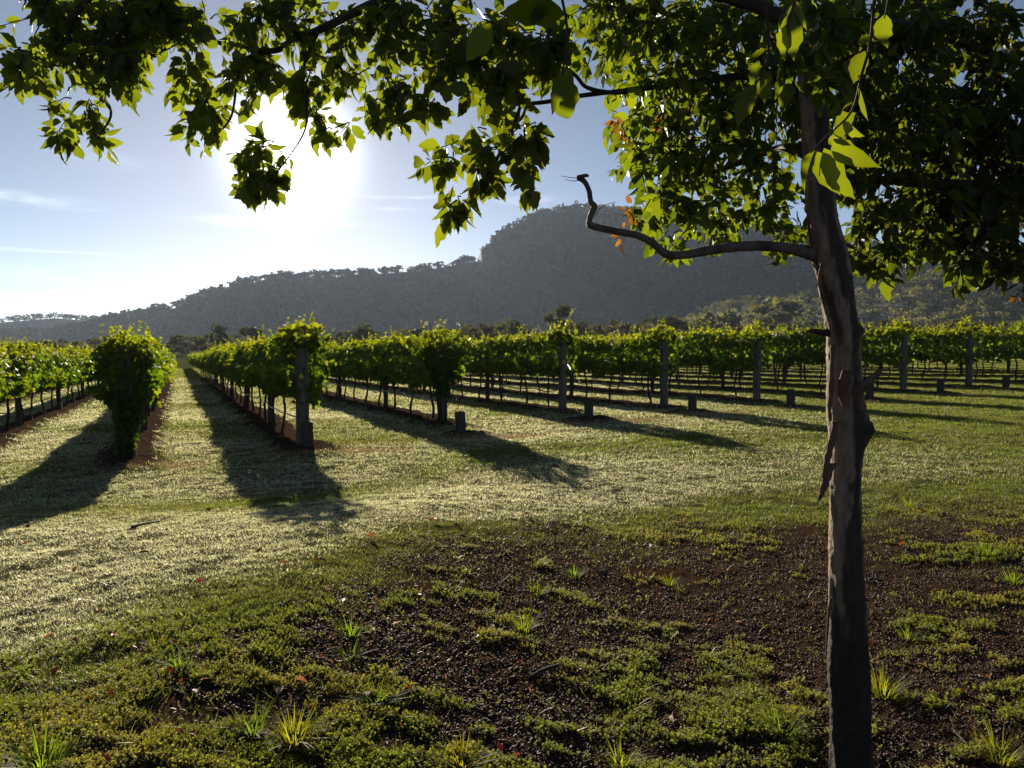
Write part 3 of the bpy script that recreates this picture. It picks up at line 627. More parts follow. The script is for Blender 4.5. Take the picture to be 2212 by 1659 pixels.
def foliage_clumps(clumps, seed, leaf=.07, face=.2, gap=0, ynear=2.5, yfar=3.6, density=1.0, old=(.036, .055, .012), new=(.07, .085, .014)):
    """leafy twigs filling clumps (cx, cy, rx, ry, n [, y0, y1]); returns leaves and twigs"""
    g = np.random.default_rng(seed); P, D, Nn, S_, Cc = [], [], [], [], []; tw = []
    for c in clumps:
        cx, cy_, rx, ry, n = c[:5]; y0, y1 = (c[5], c[6]) if len(c) > 5 else (ynear, yfar)
        for _ in range(int(n * density)):
            a = g.uniform(0, 6.28); q = math.sqrt(g.uniform(0, 1)); Y = g.uniform(y0, y1)
            ex, ey_ = cx + rx * q * math.cos(a), cy_ + ry * q * math.sin(a)
            if gap and vnoise(np.array(ex / 42.0), np.array(ey_ / 42.0)) < gap: continue
            if math.hypot(ex - 634, ey_ - 322) < 46: continue
            E = at(ex, ey_, Y)
            S0 = at(cx + (ex - cx) * g.uniform(.1, .6) + g.normal(0, .12) * rx, min(ey_ - 15, cy_ + (ey_ - cy_) * .3 - ry * g.uniform(.2, .7)), Y + g.normal(0, .08))
            mid = (S0 + E) / 2 + g.normal(0, .02, 3) + [0, 0, .02]
            path = smooth_path(np.array([S0, mid, E]), 5)
            tw.append(tube(path, np.linspace(.0030, .0013, len(path)), 4, False))
            m = g.integers(6, 11); tt = np.linspace(.3, 1, m)
            for j, t in enumerate(tt):
                i = t * (len(path) - 1); i0 = min(int(i), len(path) - 2); p = path[i0] + (path[i0 + 1] - path[i0]) * (i - i0)
                td = unit(path[i0 + 1] - path[i0]); side = unit(np.cross(td, g.normal(size=3)))
                d = unit(td * .5 + side * (.9 if j < m - 1 else .2) + np.array([0, 0, -.55]) + g.normal(0, .3, 3))
                P.append(p + d * .012); D.append(d); Nn.append(unit(g.normal(size=3) + face * SUN + np.array([0, 0, .35]))); S_.append(leaf * (.5 + .9 * g.beta(2, 2.2)))
                f = np.clip(g.beta(1.2, 2.5), 0, 1); Cc.append((np.array(old) * (1 - f) + np.array(new) * f) * g.uniform(.8, 1.2))
    V, F, col = make_leaves(np.array(P), np.array(D), np.array(Nn), np.array(S_), np.array(Cc), seed)
    return (V, F, col), join(tw)

tree = thing('shade_tree', 'slender foreground tree with peeling bark and backlit overhanging leaves', 'tree', (float(at(1838, 1659, 2.8)[0]), 2.8, Tz(1.23, 2.8)))
def tpart(name, me, label=None):
    o = obj(name, me, tree); o.matrix_parent_inverse.identity(); o.location = -tree.location
    if label: o['label'] = label
    return o
TY = 2.8
TR = [(1840, 1690, 46), (1838, 1620, 44), (1836, 1540, 43), (1834, 1450, 43), (1833, 1380, 39), (1832, 1300, 37), (1829, 1200, 34), (1827, 1100, 32), (1828, 1020, 31), (1829, 940, 35), (1826, 880, 36), (1823, 800, 35), (1820, 720, 35), (1812, 660, 36), (1802, 600, 37),
      (1788, 540, 37), (1778, 480, 31), (1770, 400, 29), (1762, 300, 28), (1756, 200, 27), (1748, 100, 26), (1738, 0, 24), (1728, -120, 22), (1716, -260, 18), (1700, -420, 13), (1690, -600, 8)]
def trunk_mesh():
    Q = smooth_path(np.array(TR, float), 16); P = at(Q[:, 0], Q[:, 1], TY); P[0, 2] = min(P[0, 2], -.05)
    r = Q[:, 2] * 1024 / 2212 / FPX * TY; n = 44; V, F = tube(P, r, n)
    a = np.tile(np.arange(n) / n * 6.283, len(P)); z = V[:, 2]; c = np.repeat(P, n, 0); k = np.repeat(r, n)
    bmp = (fbm(np.cos(a) * 2 + 5, z * 5 + np.sin(a) * 2, 4) - .5) * .22 + (fbm(np.cos(a) * 7 + 15, z * 22 + np.sin(a) * 7, 3) - .5) * .10
    plate = np.floor(fbm(np.cos(a) * 1.6 + 9, z * 3.2 + np.sin(a) * 1.6, 3) * 9) / 9
    bmp += (plate - .5) * .34 + (fbm(np.cos(a) * 4 + 3, z * 60 + np.sin(a) * 9, 2) - .5) * .10
    burl = np.exp(-((z - float(at(1850, 925, TY)[2])) / .055) ** 2) * np.clip(np.cos(np.arctan2(V[:, 1] - c[:, 1], V[:, 0] - c[:, 0]) - .1), 0, 1)
    burl2 = np.exp(-((z - float(at(1850, 715, TY)[2])) / .02) ** 2) * np.clip(np.cos(np.arctan2(V[:, 1] - c[:, 1], V[:, 0] - c[:, 0]) + .2), 0, 1) ** 3
    d = unit(V - c); V = V + d * (k * (bmp + burl * (.5 + .8 * (fbm(a * 4, z * 60, 2) - .5)) + burl2 * .35))[:, None]
    # bark colour belongs to the plates: old grey-brown, fresh buff where it has peeled, black and rough near the foot
    low = sstep(float(at(1838, 1290, TY)[2]), float(at(1838, 1400, TY)[2]), z + (fbm(a, z * 9, 2) - .5) * .12)
    pn = fbm(np.cos(a) * 1.6 + 9, z * 3.2 + np.sin(a) * 1.6, 3)
    col = np.array([.06, .038, .025]) + (np.array([.27, .18, .12]) - np.array([.06, .038, .025])) * sstep(.44, .54, pn + .25 * (fbm(a * 2.5, z * 18, 3) - .5))[:, None]
    col = col * (1 - low[:, None]) + np.array([.028, .021, .016]) * low[:, None]
    knot = np.clip(burl * 1.5 + burl2, 0, 1)[:, None]; col = col * (1 - knot) + np.array([.03, .022, .017]) * knot
    col = col * (.45 + 1.1 * fbm(np.cos(a) * 6 + 8, z * 30 + np.sin(a) * 6, 4))[:, None]
    m, nt, out = mat('trunk_bark'); L = nt.links
    at_ = nt.nodes.new('ShaderNodeAttribute'); at_.attribute_name = 'col'; p = nt.nodes.new('ShaderNodeBsdfPrincipled'); p.inputs['Roughness'].default_value = .7; p.inputs['Specular IOR Level'].default_value = .3
    L.new(at_.outputs['Color'], p.inputs['Base Color'])
    tc_ = nt.nodes.new('ShaderNodeTexCoord'); mp = nt.nodes.new('ShaderNodeMapping'); mp.inputs['Scale'].default_value = (3, 3, 1); L.new(tc_.outputs['Object'], mp.inputs[0])
    nb = nt.nodes.new('ShaderNodeTexNoise'); nb.inputs['Scale'].default_value = 45; nb.inputs['Detail'].default_value = 6; nb.inputs['Roughness'].default_value = .7; L.new(mp.outputs[0], nb.inputs['Vector'])
    b = nt.nodes.new('ShaderNodeBump'); b.inputs['Strength'].default_value = 1.0; b.inputs['Distance'].default_value = .012; L.new(nb.outputs[0], b.inputs['Height']); L.new(b.outputs[0], p.inputs['Normal']); L.new(p.outputs[0], out.inputs[0])
    return np_mesh('trunk', V, F, m, col, smooth=True)
tpart('trunk', trunk_mesh())
def limb(name, pts, matn='bark', n=10, label=None, rough=.12, k=6):
    """pts rows: dx, dy, half width in view pixels, depth"""
    Q = smooth_path(np.array(pts, float), k); P = at(Q[:, 0], Q[:, 1], Q[:, 3]); r = Q[:, 2] * 1024 / 2212 / FPX * Q[:, 3]
    V, F = tube(P, r, n); c = np.repeat(P, n, 0); a = np.tile(np.arange(n), len(P)); s = np.repeat(np.arange(len(P)), n)
    V = c + (V - c) * (1 + rough * 2 * (fbm(a * 1.7 + pts[0][0], s * .6, 3) - .5))[:, None]
    return tpart(name, np_mesh(name, V, F, MAT[matn], smooth=True), label)
limb('branch', [(1795, 560, 25.5, 2.8), (1755, 548, 16.1, 2.79), (1700, 536, 11.9, 2.76), (1640, 531, 11.0, 2.74), (1580, 534, 11.0, 2.72), (1530, 541, 10.2, 2.7), (1480, 550, 9.3, 2.68), (1440, 549, 9.3, 2.66), (1408, 524, 8.5, 2.64), (1375, 508, 7.6, 2.62), (1330, 500, 7.6, 2.6), (1285, 490, 7.6, 2.58), (1270, 483, 6.8, 2.57)], label='long bare crooked branch reaching left from the trunk')
limb('branch', [(1271, 486, 6, 2.572), (1276, 465, 6, 2.572), (1284, 447, 7, 2.57), (1276, 436, 6, 2.57), (1273, 415, 5.5, 2.57), (1266, 398, 5.5, 2.57), (1258, 388, 6, 2.57), (1250, 384, 6, 2.57), (1256, 381, 4, 2.55), (1266, 379, 4, 2.55), (1272, 381, 2, 2.55)], label='thin upturned tip of the bare branch')
for q in ([(1252, 384, 1, 2.57), (1235, 384, .8, 2.57), (1212, 380, .5, 2.57)], [(1252, 388, 1, 2.57), (1240, 391, .8, 2.57), (1220, 388, .5, 2.57)], [(1282, 470, 1, 2.57), (1300, 447, .9, 2.57), (1330, 436, .5, 2.57)]): limb('tendril', q, 'twig', 5, rough=0)
limb('branch_stub', [(1850, 880, 22, 2.79), (1852, 850, 13, 2.74), (1870, 828, 9, 2.7), (1890, 812, 7, 2.68), (1898, 803, 6, 2.67), (1902, 797, 3, 2.66)], 'bark', label='broken stub sticking out right of the trunk', rough=.3)
limb('branch_stub', [(1800, 722, 9, 2.8), (1780, 718, 7, 2.78), (1755, 715, 5, 2.76), (1742, 717, 2, 2.75)], 'bark_dark', label='small dark stub left of the trunk', rough=.3)
# upper limbs
limb('limb', [(1756, 230, 22, 2.8), (1700, 180, 10, 2.95), (1600, 165, 8, 3.1), (1480, 182, 7, 3.1), (1400, 190, 6, 3.05), (1330, 200, 5, 3.0), (1270, 190, 4.5, 2.95), (1245, 165, 4, 2.9), (1215, 140, 4, 2.88)], 'twig')
limb('limb', [(1400, 190, 6, 3.05), (1330, 198, 5, 3.02), (1260, 206, 5, 3.0), (1180, 220, 4.5, 2.98), (1110, 225, 4, 2.95), (1060, 212, 3, 2.93)], 'twig', 8)
limb('limb', [(1748, 90, 20, 2.8), (1650, 20, 14, 2.9), (1450, -30, 12, 3.0), (1150, -60, 12, 3.0), (900, -30, 11, 3.0), (790, 15, 9, 3.0), (700, 60, 8, 3.0), (640, 85, 7, 3.0), (590, 110, 6, 3.0), (500, 100, 5, 3.0), (420, 80, 4, 3.05), (350, 110, 3, 3.05), (300, 130, 2.5, 3.05)], 'twig')
limb('limb', [(690, 62, 4, 3.0), (655, 150, 3.5, 2.98), (662, 230, 3, 2.96), (655, 290, 2.2, 2.95), (600, 370, 1.6, 2.95), (570, 400, 1, 2.95)], 'twig', 8)
limb('limb', [(590, 110, 4, 3.0), (530, 130, 3.5, 2.98), (512, 180, 3, 2.95), (500, 250, 2.4, 2.95), (470, 290, 1.8, 2.95), (445, 310, 1, 2.95)], 'twig', 8)
limb('limb', [(1150, -60, 8, 3.0), (900, -120, 8, 2.9), (500, -130, 7, 2.9), (250, -40, 6, 2.9), (150, 60, 5, 2.9), (190, 170, 4, 2.9), (240, 240, 3, 2.9), (210, 300, 1, 2.9)], 'twig', 8)
limb('limb', [(1130, 210, 4, 2.96), (1110, 270, 4, 2.9), (1070, 350, 4, 2.88), (1030, 420, 3, 2.86), (985, 470, 2, 2.85)], 'twig', 8)
limb('limb', [(1760, 330, 20, 2.8), (1690, 320, 9, 3.2), (1600, 350, 7, 3.5), (1500, 390, 5, 3.7), (1420, 420, 3, 3.8)], 'twig', 8)
limb('limb', [(1766, 430, 18, 2.8), (1840, 400, 12, 3.1), (1930, 390, 9, 3.5), (2040, 420, 7, 3.8), (2150, 480, 4, 4.0)], 'twig', 8)
limb('limb', [(1750, 120, 18, 2.8), (1850, 60, 12, 3.0), (1990, 60, 10, 3.3), (2120, 110, 8, 3.5), (2240, 150, 5, 3.6)], 'twig', 8)
# peeling bark
def flake(pts, label=None, th=.004):
    """curled ribbon of bark: rows dx, dy, half width (view px), depth, twist"""
    Q = smooth_path(np.array(pts, float), 5); P = at(Q[:, 0], Q[:, 1], Q[:, 3]); hw = Q[:, 2] * 1024 / 2212 / FPX * Q[:, 3]; V = []
    m = 5
    for p, h, t, i in zip(P, hw, Q[:, 4], range(len(P))):
        h = h * (1 + .5 * (float(vnoise(np.array(i * .9), np.array(pts[0][0] * .37))) - .5))
        for s in np.linspace(-1, 1, m):
            ca, sa = math.cos(t), math.sin(t)
            V.append(p + np.array([s * h * ca, s * h * sa, 0]) + np.array([-sa, ca, 0]) * (-.35 * h * (1 - s * s)))
    V = np.array(V); n = len(P); Nn = np.array([[0, 1, 0]]) * th; V2 = V + Nn
    i, j = np.meshgrid(np.arange(n - 1), np.arange(m - 1), indexing='ij'); a = (i * m + j).ravel()
    F = np.stack([a, a + 1, a + m + 1, a + m], 1); o = n * m
    bd = np.concatenate([np.arange(m), np.arange(2, n) * m - 1 + 0, [n * m - 1], np.arange(n * m - 2, (n - 1) * m - 1, -1), np.arange(n - 2, 0, -1) * m])
    bd = bd.astype(int); b2 = np.roll(bd, -1); S = np.stack([bd, b2, b2 + o, bd + o], 1)
    tpart('bark_strip', np_mesh('bark_strip', np.vstack([V, V2]), np.concatenate([F, F[:, ::-1] + o, S]), MAT['flake'], smooth=False), label)
flake([(1806, 910, 9, 2.75, .3), (1800, 940, 10, 2.73, .5), (1792, 975, 10, 2.72, .4), (1784, 1010, 10, 2.72, .6), (1776, 1040, 3, 2.72, .6)], 'orange brown bark strip curling off the left side')
flake([(1800, 1000, 7, 2.74, .2), (1788, 1030, 13, 2.72, .4), (1780, 1055, 11, 2.71, .5), (1772, 1075, 6, 2.71, .4), (1768, 1083, 2, 2.71, .4)], 'dark ragged bark flap hanging at the left')
flake([(1800, 745, 8, 2.74, .6), (1797, 790, 11, 2.73, .8), (1796, 840, 11, 2.73, .7), (1792, 880, 9, 2.72, .8), (1793, 910, 5, 2.73, .7)], 'long bark strip lying along the left of the trunk')
flake([(1776, 570, 8, 2.75, .8), (1771, 600, 8, 2.73, .7), (1776, 640, 7, 2.74, .8), (1785, 680, 4, 2.75, .8)])
flake([(1752, 390, 6, 2.76, .9), (1750, 430, 7, 2.75, .8), (1756, 480, 9, 2.74, .6), (1762, 510, 10, 2.74, .5), (1757, 535, 4, 2.75, .5)])
flake([(1856, 950, 5, 2.76, -.6), (1861, 975, 5, 2.76, -.6), (1858, 1000, 3, 2.76, -.5)], 'thin bark shred at the right under the burl')
flake([(1830, 800, 10, 2.72, 0), (1822, 840, 12, 2.71, 0), (1826, 880, 6, 2.72, 0)])
flake([(1795, 1290, 6, 2.74, .8), (1790, 1330, 7, 2.73, .7), (1786, 1390, 5, 2.73, .8), (1784, 1420, 2, 2.73, .8)])
# crown: (cx, cy, rx, ry, twigs [, nearest, farthest])
LEFT = [(120, 60, 140, 70, 44), (230, 120, 120, 60, 34), (55, 150, 55, 35, 11), (60, 185, 40, 25, 6), (190, 240, 85, 50, 15), (180, 305, 70, 28, 10), (165, 335, 16, 10, 2), (260, 170, 50, 40, 8), (340, 70, 110, 70, 24), (310, 30, 100, 50, 18), (415, 180, 45, 60, 7), (430, 60, 70, 60, 9),
        (440, 265, 48, 40, 9), (425, 312, 22, 14, 2), (560, 70, 100, 70, 24), (560, 170, 80, 60, 18), (560, 270, 70, 50, 16), (590, 330, 70, 40, 14), (500, 345, 40, 25, 4), (560, 395, 50, 22, 10), (538, 420, 10, 10, 2), (680, 60, 100, 70, 24), (680, 180, 90, 60, 19), (670, 270, 60, 40, 11), (720, 290, 22, 16, 3),
        (800, 90, 110, 80, 26), (800, 190, 100, 60, 20), (790, 255, 45, 22, 5), (900, 60, 110, 70, 26), (890, 190, 80, 50, 14), (865, 260, 30, 22, 4), (930, 240, 30, 22, 4)]
HANG = [(1000, 70, 110, 70, 28), (1010, 170, 90, 50, 18), (1080, 210, 70, 35, 9), (1050, 280, 40, 40, 5), (980, 345, 60, 35, 8), (1060, 330, 50, 40, 8), (1120, 320, 55, 45, 11), (1150, 375, 30, 35, 5), (1040, 405, 50, 25, 8), (990, 455, 26, 24, 5), (957, 492, 6, 20, 2), (925, 355, 14, 14, 2), (1175, 290, 18, 40, 2), (1180, 130, 60, 80, 14), (1110, 100, 80, 70, 18)]
MAIN = [(1300, 60, 110, 80, 34), (1290, 130, 70, 60, 10), (1440, 80, 130, 90, 50), (1420, 200, 110, 60, 30), (1395, 290, 95, 60, 24), (1420, 370, 90, 60, 26), (1420, 460, 65, 50, 14), (1450, 530, 40, 28, 6), (1600, 90, 150, 100, 64), (1560, 220, 120, 90, 44), (1540, 350, 110, 80, 40), (1540, 460, 80, 45, 14), (1560, 510, 40, 25, 5),
        (1680, 250, 90, 130, 40), (1650, 400, 80, 70, 22), (1640, 480, 60, 35, 8), (1720, 470, 40, 50, 6), (1690, 545, 30, 20, 3)]
RIGHT = [(1850, 80, 130, 90, 54), (1860, 220, 110, 100, 50), (1880, 360, 100, 100, 50), (1880, 480, 70, 70, 22), (1850, 560, 30, 25, 5), (1905, 585, 40, 20, 6), (1990, 90, 110, 100, 50), (2000, 280, 110, 120, 60), (2010, 440, 110, 90, 50), (1980, 550, 90, 35, 18), (2080, 590, 60, 30, 10)]
def foliage_part(clumps, seed, label, **kw):
    (V, F, col), (tV, tF) = foliage_clumps(clumps, seed, **kw)
    o = tpart('foliage', np_mesh('foliage', V, F, MAT['tree_leaf'], col), label)
    t = obj('twigs', np_mesh('twigs', tV, tF, MAT['twig']), o); t['kind'] = 'stuff'; o['kind'] = 'stuff'
foliage_part(LEFT, 31, 'backlit leaves hanging across the sun at the upper left', leaf=.066, ynear=2.85, yfar=3.25, density=1.35, gap=.37, face=.8, old=(.052, .076, .02), new=(.085, .11, .022))  # leaf colours lifted to imitate the veil of sun glare here
foliage_part(HANG, 32, 'drooping spray of larger leaves left of the bare branch', leaf=.08, ynear=2.6, yfar=3.0, density=.8, gap=.25, face=.7, old=(.045, .066, .015), new=(.085, .105, .018))
foliage_part(MAIN, 33, 'dense leaves left of the trunk top', leaf=.068, ynear=2.9, yfar=4.4, density=1.2, old=(.04, .066, .013), new=(.08, .10, .016))
foliage_part(RIGHT, 34, 'dark dense leaves right of the trunk top', leaf=.068, ynear=2.9, yfar=4.4, density=1.35, old=(.03, .048, .01), new=(.07, .088, .014))  # same leaves in darker colours, painting in the shade of this side
foliage_part([(1735, 40, 45, 50, 6), (1800, 70, 50, 60, 7), (1760, 180, 30, 40, 3), (1820, 200, 40, 60, 4), (1710, 130, 30, 60, 4)], 36, 'loose leaves hanging in front of the upper trunk', leaf=.066, ynear=2.2, yfar=2.6, face=.6, old=(.04, .066, .013), new=(.08, .10, .016))
foliage_part([(1355, 285, 30, 14, 2), (1418, 270, 16, 12, 1), (1372, 478, 22, 12, 2), (1345, 522, 14, 10, 1), (2200, 640, 12, 10, 1)], 35, 'reddish young leaves at the left edge of the crown', leaf=.034, ynear=2.85, yfar=3.1, face=.5, old=(.075, .036, .028), new=(.11, .055, .038))
def sprig(path, leaves, label):
    """near spray: path rows dx, dy, half width, depth; leaves rows dx, dy (base), dx, dy (tip), depth"""
    Q = np.array(path, float); P = at(Q[:, 0], Q[:, 1], Q[:, 3]); r = Q[:, 2] * 1024 / 2212 / FPX * Q[:, 3]
    V, F = tube(smooth_path(P, 4), np.interp(np.linspace(0, 1, 4 * (len(P) - 1) + 1), np.linspace(0, 1, len(P)), r), 6)
    o = tpart('leaf_sprig', np_mesh('leaf_sprig', V, F, MAT['twig'], smooth=True), label)
    g = np.random.default_rng(int(path[0][0])); Lf = np.array(leaves, float); A = at(Lf[:, 0], Lf[:, 1], Lf[:, 4]); B = at(Lf[:, 2], Lf[:, 3], Lf[:, 4] + .02)
    nrm = unit(np.array([[-.25, .75, .35]]) + g.normal(0, .55, A.shape)); sz = np.linalg.norm(B - A, axis=1)
    col = np.array([.058, .078, .010]) * g.uniform(.7, 1.2, (len(A), 1))
    V, F, c = make_leaves(A, B - A, nrm, sz, col, 5); l = obj('leaves', np_mesh('leaves', V, F, MAT['tree_leaf'], c, smooth=True), o)
sprig([(1650, -40, 3, 1.5), (1660, 100, 3, 1.5), (1650, 150, 2.5, 1.48), (1630, 185, 2, 1.47), (1600, 210, 1, 1.46)],
      [(1640, 130, 1618, 190, 1.5), (1655, 105, 1612, 135, 1.5), (1650, 150, 1658, 220, 1.47), (1635, 180, 1590, 275, 1.45)], 'two big bright yellow green leaves close to the camera')
sprig([(1890, -30, 3, 1.45), (1880, 90, 3, 1.44), (1862, 160, 3, 1.43), (1840, 240, 2.5, 1.42), (1790, 290, 2, 1.41), (1750, 330, 1.5, 1.4)],
      [(1868, 110, 1838, 180, 1.44), (1880, 80, 1850, 92, 1.44), (1855, 190, 1876, 258, 1.42), (1845, 220, 1818, 235, 1.42), (1800, 285, 1850, 250, 1.41), (1760, 325, 1722, 410, 1.4), (1765, 328, 1805, 418, 1.4), (1780, 320, 1835, 435, 1.39), (1800, 300, 1862, 370, 1.39), (1790, 300, 1820, 310, 1.4), (1820, 262, 1862, 300, 1.41)], 'bright hanging sprig in front of the trunk')
sprig([(1720, -60, 3, 1.6), (1715, 10, 2, 1.6), (1700, 60, 1.5, 1.6)], [(1715, 5, 1680, 80, 1.6), (1712, 20, 1715, 130, 1.6), (1716, 0, 1745, 60, 1.6), (1702, 50, 1690, 130, 1.6)], 'bright leaves at the top edge left of the trunk')
sprig([(1925, -40, 2, 1.6), (1915, 20, 2, 1.6), (1910, 40, 1, 1.6)], [(1912, 30, 1905, 105, 1.6)], 'single bright leaf at the top edge right of the trunk')
sprig([(1200, -60, 3, 1.5), (1225, 60, 3, 1.5), (1215, 160, 2, 1.5)], [(1225, 140, 1200, 250, 1.5), (1215, 165, 1235, 255, 1.52), (1180, 0, 1150, 60, 1.5), (1060, 50, 1010, 135, 1.52), (1220, 30, 1080, 20, 1.5)], 'larger leaves hanging close by at the top centre')

# the neighbouring tree, its trunk just outside the frame at the right
tree2 = thing('shade_tree', 'dark leafy tree at the right edge whose limb enters the frame', 'tree', (3.5, 3.9, Tz(3.5, 3.9)))
main_tree = tree; tree = tree2
P = np.array([[3.5, 3.9, -.1], [3.52, 3.9, .8], [3.5, 3.92, 1.6], [3.46, 3.9, 2.4], [3.42, 3.9, 3.2], [3.4, 3.95, 4.2]])
V, F = tube(smooth_path(P, 6), np.linspace(.11, .05, 31), 14); tpart('trunk', np_mesh('trunk', V, F, MAT['bark'], smooth=True))
lp = np.array([[3.47, 3.9, 2.3]]); q = smooth_path(np.vstack([lp, at(2225, 408, 3.7)[None], at(2170, 408, 3.6)[None], at(2110, 393, 3.5)[None], at(2060, 368, 3.45)[None], at(2010, 342, 3.4)[None], at(1960, 310, 3.4)[None]]), 6)
V, F = tube(q, np.linspace(.05, .012, len(q)), 10); tpart('limb', np_mesh('limb', V, F, MAT['bark_dark'], smooth=True), 'thick dark limb curving in from the right edge')
foliage_part([(2100, 60, 120, 80, 26), (2160, 230, 100, 120, 46), (2150, 380, 110, 90, 46), (2140, 500, 90, 70, 34), (2150, 580, 90, 35, 18), (2290, 300, 100, 250, 50), (2060, 470, 90, 80, 24)], 41, 'dark leaves filling the right edge', leaf=.07, ynear=3.0, yfar=4.2, density=1.3, old=(.02, .032, .008), new=(.05, .06, .012))  # leaf colours darkened to stand in for the denser shadow here
tree = main_tree

# ------------------------------------------------------------------ grass, weeds, mulch
def in_frame(n, y0, y1, g, spread=1.12, power=1.0):
    """points on the ground, spread over the wedge the picture sees, thinner with distance as power rises"""
    u = g.uniform(0, 1, n)
    if power == 1: y = y0 * (y1 / y0) ** u
    else: y = np.sqrt(y0 ** 2 + (y1 ** 2 - y0 ** 2) * u)
    x = g.uniform(-1, 1, n) * (.70 * spread * y + 1.7); return x, y
BL2 = np.array([[-.5, 0, 0], [.5, 0, 0], [-.38, .15, .55], [.38, .15, .55], [0, .5, 1.0]]); BL2F = [np.array([[0, 1, 3, 2]]), np.array([[2, 3, 4]])]
BL1 = np.array([[-.5, 0, 0], [.5, 0, 0], [0, .35, 1.0]]); BL1F = np.array([[0, 1, 2]])
def blades(x, y, h, wd, g, lean=.5, tmpl=1, z=None, spread=None):
    n = len(x); yaw = g.uniform(0, 6.28, n); c, s = np.cos(yaw), np.sin(yaw); tx, ty = g.normal(0, lean, n), g.normal(0, lean, n)
    B = np.stack([np.stack([c, s, 0 * c], 1), np.stack([-s, c, 0 * c], 1), np.stack([tx, ty, 1 + 0 * c], 1)], 1)
    pos = np.stack([x, y, (T(x, y) if z is None else z) - .004], 1); sc_ = np.stack([wd, h, h], 1)
    if tmpl == 1: return scatter(BL1, BL1F, pos, B, sc_)
    V, F = scatter(BL2, BL2F[0], pos, B, sc_); _, F2 = scatter(BL2, BL2F[1], pos, B, sc_); return V, [F, F2]
g = np.random.default_rng(77)
def lawn():
    parts = []; cols = []
    n = 2500000; x, y = in_frame(n, 1.7, 110, g, 1.15); near_ = y < 60
    block = np.zeros(n); xs, ys = x[near_], y[near_]; block[near_] = np.maximum(np.maximum(soil_zone(xs, ys), row_strip(xs, ys)), sand_patch(xs, ys) * .75)
    keep = (g.uniform(0, 1, n) > block) & (fbm(x * 7, y * 7, 2) > .30 + .16 * g.uniform(-1, 1, n))
    x, y = x[keep], y[keep]; n = len(x); d = dewy(x, y)
    clump = .7 + .6 * fbm(x * 14 + 4, y * 14, 2)
    h = np.interp(y, [2.5, 5, 10, 20, 110], [.016, .020, .030, .048, .11]) * g.uniform(.45, 1.3, n) * (1 - .15 * d) * clump; wd = np.interp(y, [2.5, 5, 10, 20, 110], [.0024, .0029, .005, .011, .05]) * g.uniform(.6, 1.5, n)
    gr = np.array([.17, .205, .034]) * g.uniform(.6, 1.3, (n, 1)); ol = np.array([.20, .18, .065]) * g.uniform(.6, 1.2, (n, 1)); dw = np.array([.62, .595, .47]) * g.uniform(.5, 1.3, (n, 1))  # dw: pale dew, its colour raised further to stand for the glistening
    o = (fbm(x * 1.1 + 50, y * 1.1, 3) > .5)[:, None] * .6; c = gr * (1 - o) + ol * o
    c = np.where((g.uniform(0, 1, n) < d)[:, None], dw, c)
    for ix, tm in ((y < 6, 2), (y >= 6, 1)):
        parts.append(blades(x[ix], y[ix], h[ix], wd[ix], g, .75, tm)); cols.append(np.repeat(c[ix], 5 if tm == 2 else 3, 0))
    # thin grass straggling through the creeping weeds of the foreground
    x, y = in_frame(220000, 1.6, 9, g, 1.12); k = g.uniform(0, 1, len(x)) < soil_zone(x, y) * (.05 + .75 * mats(x, y)) * sstep(.35, .6, fbm(x * 1.6 + 60, y * 2.2, 3)); x, y = x[k], y[k]; n = len(x)
    V, F = blades(x, y, g.uniform(.018, .055, n), .0022 * g.uniform(.7, 1.5, n), g, .8, 2); parts.append((V, F)); cols.append(np.repeat(np.where(g.uniform(0, 1, (n, 1)) < .25, np.array([[.20, .15, .08]]), np.array([[.13, .15, .03]])) * g.uniform(.6, 1.2, (n, 1)), 5, 0))
    # taller seeding grass along the vine strips
    x, y = in_frame(60000, 11, 45, g, 1.15); st = row_strip(x, y); k = (st > .02) & (st < .45); x, y = x[k], y[k]; n = len(x)
    V, F = blades(x, y, g.uniform(.05, .16, n), .01 * g.uniform(.6, 1.4, n), g, .4, 1); parts.append((V, F)); cols.append(np.repeat(np.array([.12, .12, .045]) * g.uniform(.6, 1.3, (n, 1)), 3, 0))
    V, F = join(parts); o = obj('grass', np_mesh('grass', V, F, MAT['grass'], np.concatenate(cols))); tag(o, 'dewy mown lawn between the vines and the bare soil', 'grass', kind='stuff')
lawn()
